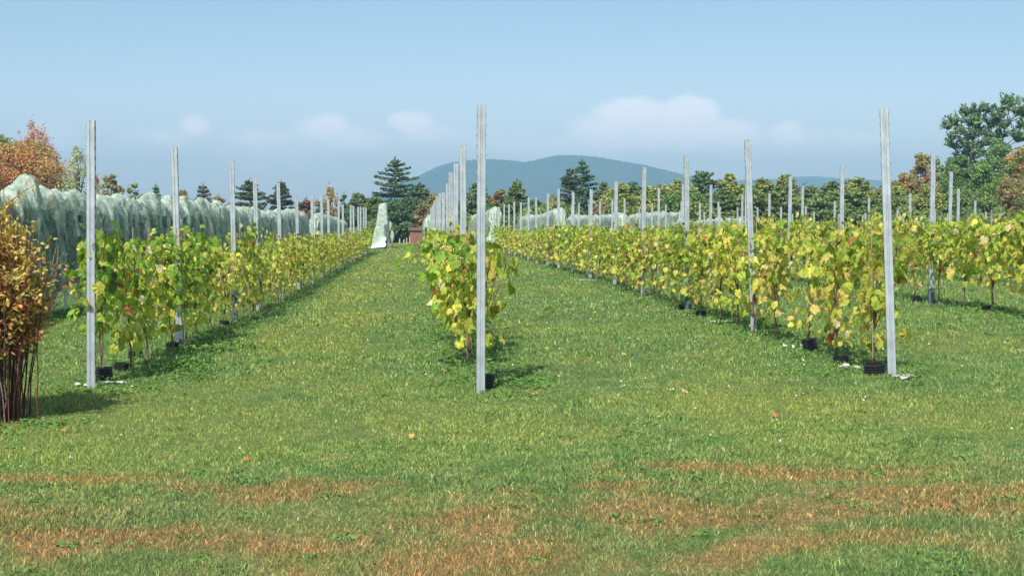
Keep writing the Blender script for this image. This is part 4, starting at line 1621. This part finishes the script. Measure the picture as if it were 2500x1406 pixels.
# px column, image top, distance, kind, width px, palette/colour, label
TREES = [
    (965, 393, 118, 'pine', 118, (0.115, 0.208, 0.124), 'tall dark white pine with layered boughs standing above the cone-shaped net', dict(gap=.62, brown=.12, bare=.30, tuft=.13)),
    (612, 444, 116, 'pine', 100, (0.124, 0.208, 0.110), 'layered pine with brownish middle rising over the long net behind two posts', dict(gap=.5, brown=.22, bare=.2, tuft=.12)),
    (690, 449, 118, 'pine', 72, (0.124, 0.193, 0.110), 'narrow layered pine, right of the wider pine above the long net', dict(gap=.5, brown=.2, bare=.2, tuft=.12)),
    (1392, 416, 122, 'pine', 70, (0.138, 0.208, 0.138), 'left of the two tall dark pines standing before the middle of the hill', dict(gap=.5, brown=.15, bare=.1, tuft=.13)),
    (1434, 397, 124, 'pine', 66, (0.110, 0.208, 0.115), 'right and taller of the two dark pines before the middle of the hill', dict(gap=.6, brown=.05, bare=.1, lean=-1, tuft=.13)),
    (62, 345, 124, 'leafy', 225, OR, 'large round orange and olive tree behind the left end of the net', dict(nb=60, leaf=.15)),
    (92, 304, 136, 'leafy', 96, RD, 'thin pinkish-red tree top rising behind the large orange tree', dict(nb=26, sparse=True, base=.45, dens=.55, leaf=.11)),
    (14, 322, 138, 'leafy', 110, G2, 'green tree top at the left edge behind the orange tree', dict(nb=30, base=.4, dens=.8, leaf=.13)),
    (-45, 330, 126, 'leafy', 150, OL, 'olive-brown tree partly cut by the left edge of the view', dict(nb=40)),
    (196, 366, 122, 'leafy', 88, PL, 'wispy pale green tree behind the nearest left post', dict(nb=26, sparse=True, dens=.5, leaf=.12)),
    (233, 420, 119, 'leafy', 26, RD, 'small pinkish shrub just right of the nearest left post', dict(nb=10, sparse=True, dens=.6, leaf=.09)),
    (272, 417, 118, 'leafy', 66, BR, 'rounded brown-green shrub above the net between the first two posts', dict(nb=22)),
    (328, 442, 118, 'leafy', 42, G2, 'small bright green shrub top above the net between first two posts', dict(nb=14)),
    (383, 455, 122, 'pine', 20, CON, 'small dark spire just left of the second left post', dict(gap=.45, bare=.05, tuft=.10)),
    (355, 470, 118, 'leafy', 60, BR, 'low brown shrub left of the dark spire above the net', dict(nb=18)),
    (445, 463, 118, 'leafy', 60, BR, 'low brown shrub right of the second left post above the net', dict(nb=20)),
    (497, 454, 119, 'pine', 42, (0.166, 0.193, 0.166), 'small grey-brown conifer top above the net between second and third posts', dict(gap=.5, bare=.05, tuft=.11)),
    (540, 478, 118, 'leafy', 50, BR, 'low brown shrub left of the third left post', dict(nb=18)),
    (745, 486, 117, 'leafy', 70, ((0.312, 0.156, 0.078), (0.187, 0.156, 0.078)), 'low rusty shrub between pine and yellow tree above the net', dict(nb=22)),
    (806, 467, 118, 'leafy', 42, YO, 'small golden-orange tree above the second left net', dict(nb=18, sparse=True, dens=.7, leaf=.12)),
    (838, 474, 119, 'leafy', 34, G3, 'small dark green tree right of the golden-orange one', dict(nb=14)),
    (784, 492, 115, 'leafy', 50, BR, 'low brown shrub below the golden-orange tree', dict(nb=18)),
    (880, 470, 120, 'leafy', 60, G1, 'mid green tree left of the tall dark pine', dict(nb=24)),
    (862, 486, 114, 'leafy', 60, G3, 'dark green shrub left of the cone-shaped net', dict(nb=24)),
    (915, 478, 117, 'leafy', 60, G1, 'green tree low behind the cone-shaped net', dict(nb=24)),
    (1026, 452, 124, 'pine', 60, (0.166, 0.248, 0.138), 'grey-green conifer right of the tall dark pine at the hill foot', dict(gap=.45, bare=.05)),
    (1000, 482, 115, 'leafy', 90, G3, 'dark rounded tree right of the cone-shaped net', dict(nb=36)),
    (960, 490, 113, 'leafy', 84, G3, 'dark leafy mass under the tall pine at the lane end', dict(nb=34)),
    (1062, 476, 120, 'leafy', 60, OL, 'olive tree left of the posts of the centre row', dict(nb=24)),
    (1040, 500, 114, 'leafy', 70, BR, 'brownish shrub above the rust-red shed', dict(nb=26)),
    (1112, 486, 119, 'leafy', 80, G1, 'green tree behind the crowded centre row posts', dict(nb=28)),
    (1166, 450, 119, 'pine', 56, CON, 'dark conifer half hidden behind the front centre post', dict(gap=.5, bare=.05)),
    (1216, 457, 118, 'leafy', 56, OL, 'olive rounded tree just right of the front centre post', dict(nb=22)),
    (1262, 446, 121, 'pine', 52, CON, 'pointed dark green conifer right of the front centre post', dict(gap=.5, bare=.05)),
    (1240, 485, 114, 'leafy', 90, G1, 'low green tree below the pointed conifer right of centre', dict(nb=30)),
    (1305, 484, 116, 'leafy', 60, G1, 'low green tree between conifer and the two dark pines', dict(nb=24)),
    (1345, 478, 118, 'leafy', 56, OL, 'low olive tree left of the two dark pines', dict(nb=22)),
    (1410, 486, 113, 'leafy', 80, G3, 'dark green tree below the two tall dark pines', dict(nb=30)),
    (1474, 450, 120, 'pine', 50, (0.235, 0.276, 0.138), 'pointed olive conifer right of the two dark pines', dict(gap=.5, bare=.05, brown=.1)),
    (1470, 500, 112, 'leafy', 70, BR, 'low brown shrub right of the two dark pines', dict(nb=26)),
    (1545, 450, 119, 'pine', 74, (0.124, 0.235, 0.124), 'blue-green feathery pine left of the fourth third-row post', dict(gap=.6, bare=.2, up=.4)),
    (1520, 492, 113, 'leafy', 70, G1, 'low green tree under the feathery pine', dict(nb=26)),
    (1600, 458, 119, 'leafy', 70, G2, 'yellow-green tree right of the feathery pine', dict(nb=28)),
    (1580, 496, 112, 'leafy', 70, OL, 'low olive tree right of the feathery pine', dict(nb=26)),
    (1652, 444, 121, 'pine', 76, CON2, 'olive-green conifer left of the third post of the third row', dict(gap=.5, bare=.05)),
    (1714, 426, 122, 'pine', 86, (0.151, 0.235, 0.124), 'dark crooked pine between the third and second posts of third row', dict(gap=.7, bare=.15, up=.45, brown=.08)),
    (1640, 474, 112, 'leafy', 76, G1, 'low green tree left of the dark crooked pine', dict(nb=28)),
    (1700, 469, 113, 'leafy', 80, G1, 'low green tree under the dark crooked pine', dict(nb=30)),
    (1778, 428, 121, 'pine', 74, CON2, 'pointed yellow-green conifer right of the dark crooked pine', dict(gap=.5, bare=.05)),
    (1765, 468, 113, 'pine', 90, CON, 'low layered green conifer left of the second third-row post', dict(gap=.5, bare=.02)),
    (1812, 452, 117, 'pine', 64, CON2, 'green conifer just behind the second third-row post', dict(gap=.5, bare=.05)),
    (1862, 440, 120, 'pine', 84, CON2, 'broad yellow-green conifer right of the second third-row post', dict(gap=.5, bare=.05)),
    (1838, 470, 112, 'pine', 100, CON, 'low layered dark conifer right of the second third-row post', dict(gap=.45, bare=.02)),
    (1918, 430, 121, 'pine', 84, CON2, 'pointed green conifer left of the curved dead tree top', dict(gap=.5, bare=.05, brown=.08)),
    (1905, 469, 112, 'pine', 110, CON, 'low layered conifer below the curved dead tree top', dict(gap=.45, bare=.02)),
    (1985, 478, 117, 'pine', 80, CON, 'low green conifer in the dip right of the dead tree top', dict(gap=.45, bare=.03)),
    (2030, 447, 119, 'pine', 84, CON, 'dark layered conifer left of the second fourth-row post', dict(gap=.5, bare=.03)),
    (2000, 478, 112, 'pine', 110, CON, 'low layered conifer filling the gap below the low blue ridge', dict(gap=.45, bare=.02)),
    (2088, 434, 121, 'pine', 96, CON2, 'layered olive conifer with rusty tip right of the fourth-row post', dict(gap=.5, bare=.03, brown=.12)),
    (2085, 469, 113, 'pine', 120, CON, 'low layered conifer under the rusty-tipped one', dict(gap=.45, bare=.02)),
    (2148, 450, 119, 'leafy', 76, G2, 'yellow-green tree just left of the leaning right post', dict(nb=30)),
    (2196, 424, 121, 'leafy', 80, OL, 'olive tree just right of the leaning right post', dict(nb=32)),
    (2170, 470, 113, 'leafy', 100, G1, 'low green tree behind the leaning right post', dict(nb=34)),
    (2248, 368, 126, 'leafy', 72, RD + OL, 'reddish-purple topped tree right of the leaning right post', dict(nb=34, base=.25)),
    (2225, 420, 119, 'leafy', 84, OL, 'olive tree below the reddish-purple topped tree', dict(nb=34)),
    (2290, 385, 128, 'leafy', 80, G1 + PL, 'grey-green tree left of the tallest pine', dict(nb=34)),
    (2270, 450, 117, 'leafy', 100, G2, 'yellow-green tree behind the first fourth-row post', dict(nb=36)),
    (2335, 375, 126, 'leafy', 110, G1, 'mid green tree directly left of the tallest pine trunk', dict(nb=46)),
    (2340, 460, 116, 'leafy', 100, G1, 'low green tree left of the tallest pine trunk', dict(nb=36)),
    (2400, 400, 119, 'leafy', 96, ((0.234, 0.406, 0.109), (0.187, 0.328, 0.109)), 'bright green tree in front of the tallest pine', dict(nb=38)),
    (2440, 335, 130, 'leafy', 120, ((0.156, 0.296, 0.109), (0.187, 0.328, 0.109)), 'green tree between the trunks of the tallest pine', dict(nb=50)),
    (2490, 355, 122, 'leafy', 100, OR + G1, 'orange-brown tree at the right edge in front of the pine', dict(nb=46)),
    (2470, 430, 116, 'leafy', 110, OL, 'olive-brown tree low at the right edge', dict(nb=44)),
    (2560, 330, 124, 'leafy', 130, OR, 'orange tree just cut off by the right edge', dict(nb=46)),
    (2540, 430, 116, 'leafy', 120, OL, 'low olive tree at the right edge', dict(nb=40)),
    (2400, 470, 114, 'leafy', 90, G1, 'low green tree below the bright green one at right', dict(nb=34)),
]


def add_tree(k, px, py, d, kind, wpx, pal, lab, kw):
    x, y = at(px, d)
    g = gz(x, y)
    h = EYE + d * (545 - py) / FPX - g
    w = wpx / FPX * d
    if kind == 'pine':
        if h < 7:
            kw = dict(kw)
            kw['dens'] = kw.get('dens', 1) * 2.0
            kw['tuft'] = kw.get('tuft', .16) * .8
        tr, cr = tree_pine(500 + k, h=h, w=w * (1.6 if kw.get('bare', 0) < .06 else 1.05), col=pal, **kw)
        mt = M_NEEDLE
        name = 'pine_tree' if 'pine' in lab else 'conifer'
        cat = 'pine tree' if name == 'pine_tree' else 'conifer'
    else:
        kw = dict(kw)
        kw['dens'] = kw.get('dens', 1) * 2.6
        kw['leaf'] = kw.get('leaf', .13) * .78
        kw.setdefault('base', .06)
        tr, cr = tree_leafy(500 + k, h=h * .97, w=w * 1.1, cols=pal, **kw)
        mt = M_TREE
        small = 'shrub' in lab
        name = 'shrub' if small else 'leafy_tree'
        cat = 'shrub' if small else 'tree'
    t = thing(name, lab, cat, (x, y, g), 0, 'trees along the far edge of the vineyard')
    link('trunk', tr.mesh('tree_trunk', M_TRUNK), t)
    link('crown', cr.mesh('tree_crown', mt), t)


for k, T in enumerate(TREES):
    add_tree(k, *T)

def build_open_pine():
    """the tall two-stemmed white pine: irregular open crown of upswept tufts"""
    D = 140.0
    bx, by = at(2395, D)
    g = gz(bx, by)
    t = thing('pine_tree', 'tallest tree, two-stemmed pine with an open upswept crown at the right edge', 'pine tree', (bx, by, g), 0,
              'trees along the far edge of the vineyard')
    rng = np.random.default_rng(42)
    k = D / FPX
    tr, cr = Soup(), Soup()

    def loc(px, py, dy=0):
        return np.array([(px - 2395) * k, dy, EYE + (529 - py) * k - g])
    stems = [[loc(2350, 575), loc(2352, 480), loc(2362, 400), loc(2372, 320), loc(2378, 262)],
             [loc(2430, 575), loc(2432, 480), loc(2438, 400), loc(2444, 330), loc(2462, 240)]]
    for st in stems:
        tube(tr, st, [.24, .20, .16, .10, .04], 8)
    cl = [(2455, 236, 18), (2478, 242, 20), (2440, 258, 20), (2468, 262, 26), (2492, 268, 22), (2420, 272, 16), (2400, 258, 18), (2375, 262, 22),
          (2350, 268, 18), (2335, 285, 20), (2318, 297, 18), (2362, 290, 24), (2388, 285, 20), (2410, 292, 18), (2432, 288, 22), (2455, 292, 22),
          (2480, 296, 16), (2340, 312, 22), (2320, 322, 18), (2365, 322, 20), (2392, 312, 20), (2418, 318, 18), (2442, 318, 18), (2470, 322, 24),
          (2490, 326, 16), (2330, 342, 18), (2352, 345, 24), (2378, 345, 20), (2402, 338, 18), (2345, 368, 20), (2372, 370, 22), (2398, 362, 16),
          (2335, 385, 16), (2360, 395, 24), (2388, 392, 20), (2345, 420, 24), (2372, 425, 24), (2400, 410, 22), (2420, 400, 20), (2355, 455, 26),
          (2385, 455, 26), (2415, 440, 24), (2430, 340, 12), (2512, 300, 20), (2520, 330, 20)]
    C_, S_, K_, D_ = [], [], [], []
    for (px, py, r) in cl:
        dy = rng.uniform(-1.1, 1.1)
        c = loc(px, py, dy)
        st = stems[0] if px < 2412 else stems[1]
        P = np.array(st)
        zz = c[2] - rng.uniform(.5, 1.3)
        s0 = np.array([np.interp(zz, P[:, 2], P[:, 0]), 0, zz])
        tube(tr, [s0, (s0 + c) / 2 + np.array([0, 0, -.12]), c], [.07, .05, .02], 5)
        R_ = r * k * 1.05
        ns = int(9 + 7 * R_)
        for q in range(ns):                 # upswept sprays
            d = unit(rng.normal(0, 1, 3) * np.array([1, 1, .45]) + np.array([(c[0] - s0[0]) * .3, 0, .35]))
            m = int(20 + 14 * R_)
            u = rng.random(m) ** .8
            e = d * R_ * rng.uniform(.7, 1.35)
            p = c + e * u[:, None] + np.array([0, 0, 1.]) * (u[:, None] ** 2) * R_ * .30 + rng.normal(0, .085, (m, 3))
            C_.append(p)
            K_.append(np.array([[.15, .24, .11]]) * rng.uniform(.55, 1.5) * rng.uniform(.75, 1.25, (m, 1)))
            S_.append(rng.uniform(.07, .15, m))
            D_.append(np.tile(d[None] + np.array([[0, 0, .5]]), (m, 1)))
    tuft_cards(cr, np.concatenate(C_), np.concatenate(S_), np.concatenate(K_), rng, flat=.2, elong=1.4, dirs=np.concatenate(D_))
    link('trunk', tr.mesh('tree_trunk', M_TRUNK), t)
    link('crown', cr.mesh('tree_crown', M_NEEDLE), t)


build_open_pine()

# mid-height conifers packed between the taller ones: four grown, the rest copied
crg = random.Random(17)
PACK = [tree_pine(900 + k, h=4.6, w=4.6, col=(CON, CON2, CON2, CON)[k], gap=.42, bare=.03, tuft=.10, dens=2.0, brown=.05) for k in range(4)]
PACK = [(a.mesh('tree_trunk', M_TRUNK), b.mesh('tree_crown', M_NEEDLE)) for a, b in PACK]
for q in range(22):
    px = 1490 + q * 33 + crg.uniform(-9, 9)
    d = crg.uniform(114, 117)
    x, y = at(px, d)
    t = thing('conifer', 'mid-height olive-green conifer packed between the taller trees right of centre', 'conifer', (x, y, gz(x, y)), crg.uniform(0, 6),
              'trees along the far edge of the vineyard')
    t.scale = (1, 1, crg.uniform(.88, 1.12))
    a, b = PACK[crg.randrange(4)]
    link('trunk', a, t)
    link('crown', b, t)

# the crooked dead top that leans out over the gap
x, y = at(1945, 119)
s = Soup()
tube(s, [(0, 0, 0), (-.05, 0, 2), (0, 0, 4.0), (.15, 0, 4.9), (.55, 0, 5.5), (1.05, 0, 5.85)], [.09, .07, .06, .05, .035, .012], 6)
tube(s, [(.15, 0, 4.9), (.30, .1, 5.6)], [.03, .01], 5)
tube(s, [(.55, 0, 5.5), (.75, .0, 5.45), (.95, 0, 5.6)], [.02, .015, .008], 5)
o = link('dead_tree', s.mesh('dead_tree', M_TRUNK), loc=(x, y, gz(x, y)))
tag(o, 'thin dead tree with a curved bare top above the conifers', 'dead tree')

# leaf litter and scrub at the foot of the tree line
rng = np.random.default_rng(99)
s = Soup()
n = 85000
px = rng.uniform(-150, 2700, n)
dd = rng.uniform(110.5, 117, n)
a = (px - 1250) / FPX
X = dd * (a * math.cos(YAW) + math.sin(YAW))
Y = dd * (math.cos(YAW) - a * math.sin(YAW))
hh = (2.1 + .55 * vnoise(X * .5, 4) + .45 * vnoise(X * 1.3, 6)) * rng.random(n) ** .8
gap_ = (px > 930) & (px < 1120)
hh = np.where(gap_, hh * .35, np.where(px < 950, hh * .75, hh))
Yk = np.where(gap_, Y + 4, Y)
cl_ = (.5 + .5 * vnoise(X * .9, 8))[:, None]
hh = np.where(px > 1460, hh * 1.5, np.where(px > 1130, hh * 1.15, hh))
base_c = (np.array([[.18, .27, .10]]) * cl_ + np.array([[.30, .32, .11]]) * (1 - cl_)) * rng.uniform(.5, 1.5, (n, 1))
tuft_cards(s, np.stack([X, Yk, ground_z(X, Yk) + hh], 1), rng.uniform(.07, .16, n), base_c, rng, flat=.2)
tag(link('undergrowth', s.mesh('undergrowth', M_TREE)), 'dark green scrubby undergrowth along the foot of the tree line', 'undergrowth', kind='stuff')

# ------------------------------------------------------------------ haze in the air
hm = bpy.data.materials.new('haze')
hm.use_nodes = True
t = NT(hm.node_tree)
t.n.clear()
pv = t.node('ShaderNodeVolumePrincipled')
pv.inputs['Color'].default_value = (.44, .76, 1.0, 1)
pv.inputs['Density'].default_value = HAZE_DENSITY
pv.inputs['Anisotropy'].default_value = .0
out = t.node('ShaderNodeOutputMaterial')
t.link(pv.outputs[0], out.inputs['Volume'])
s = Soup()
box(s, (-4400, -4400, -2.2), (4400, 4400, 200))
tag(link('haze', s.mesh('haze', hm)), 'thin blue haze in the air over the fields and hills', 'haze', kind='stuff')
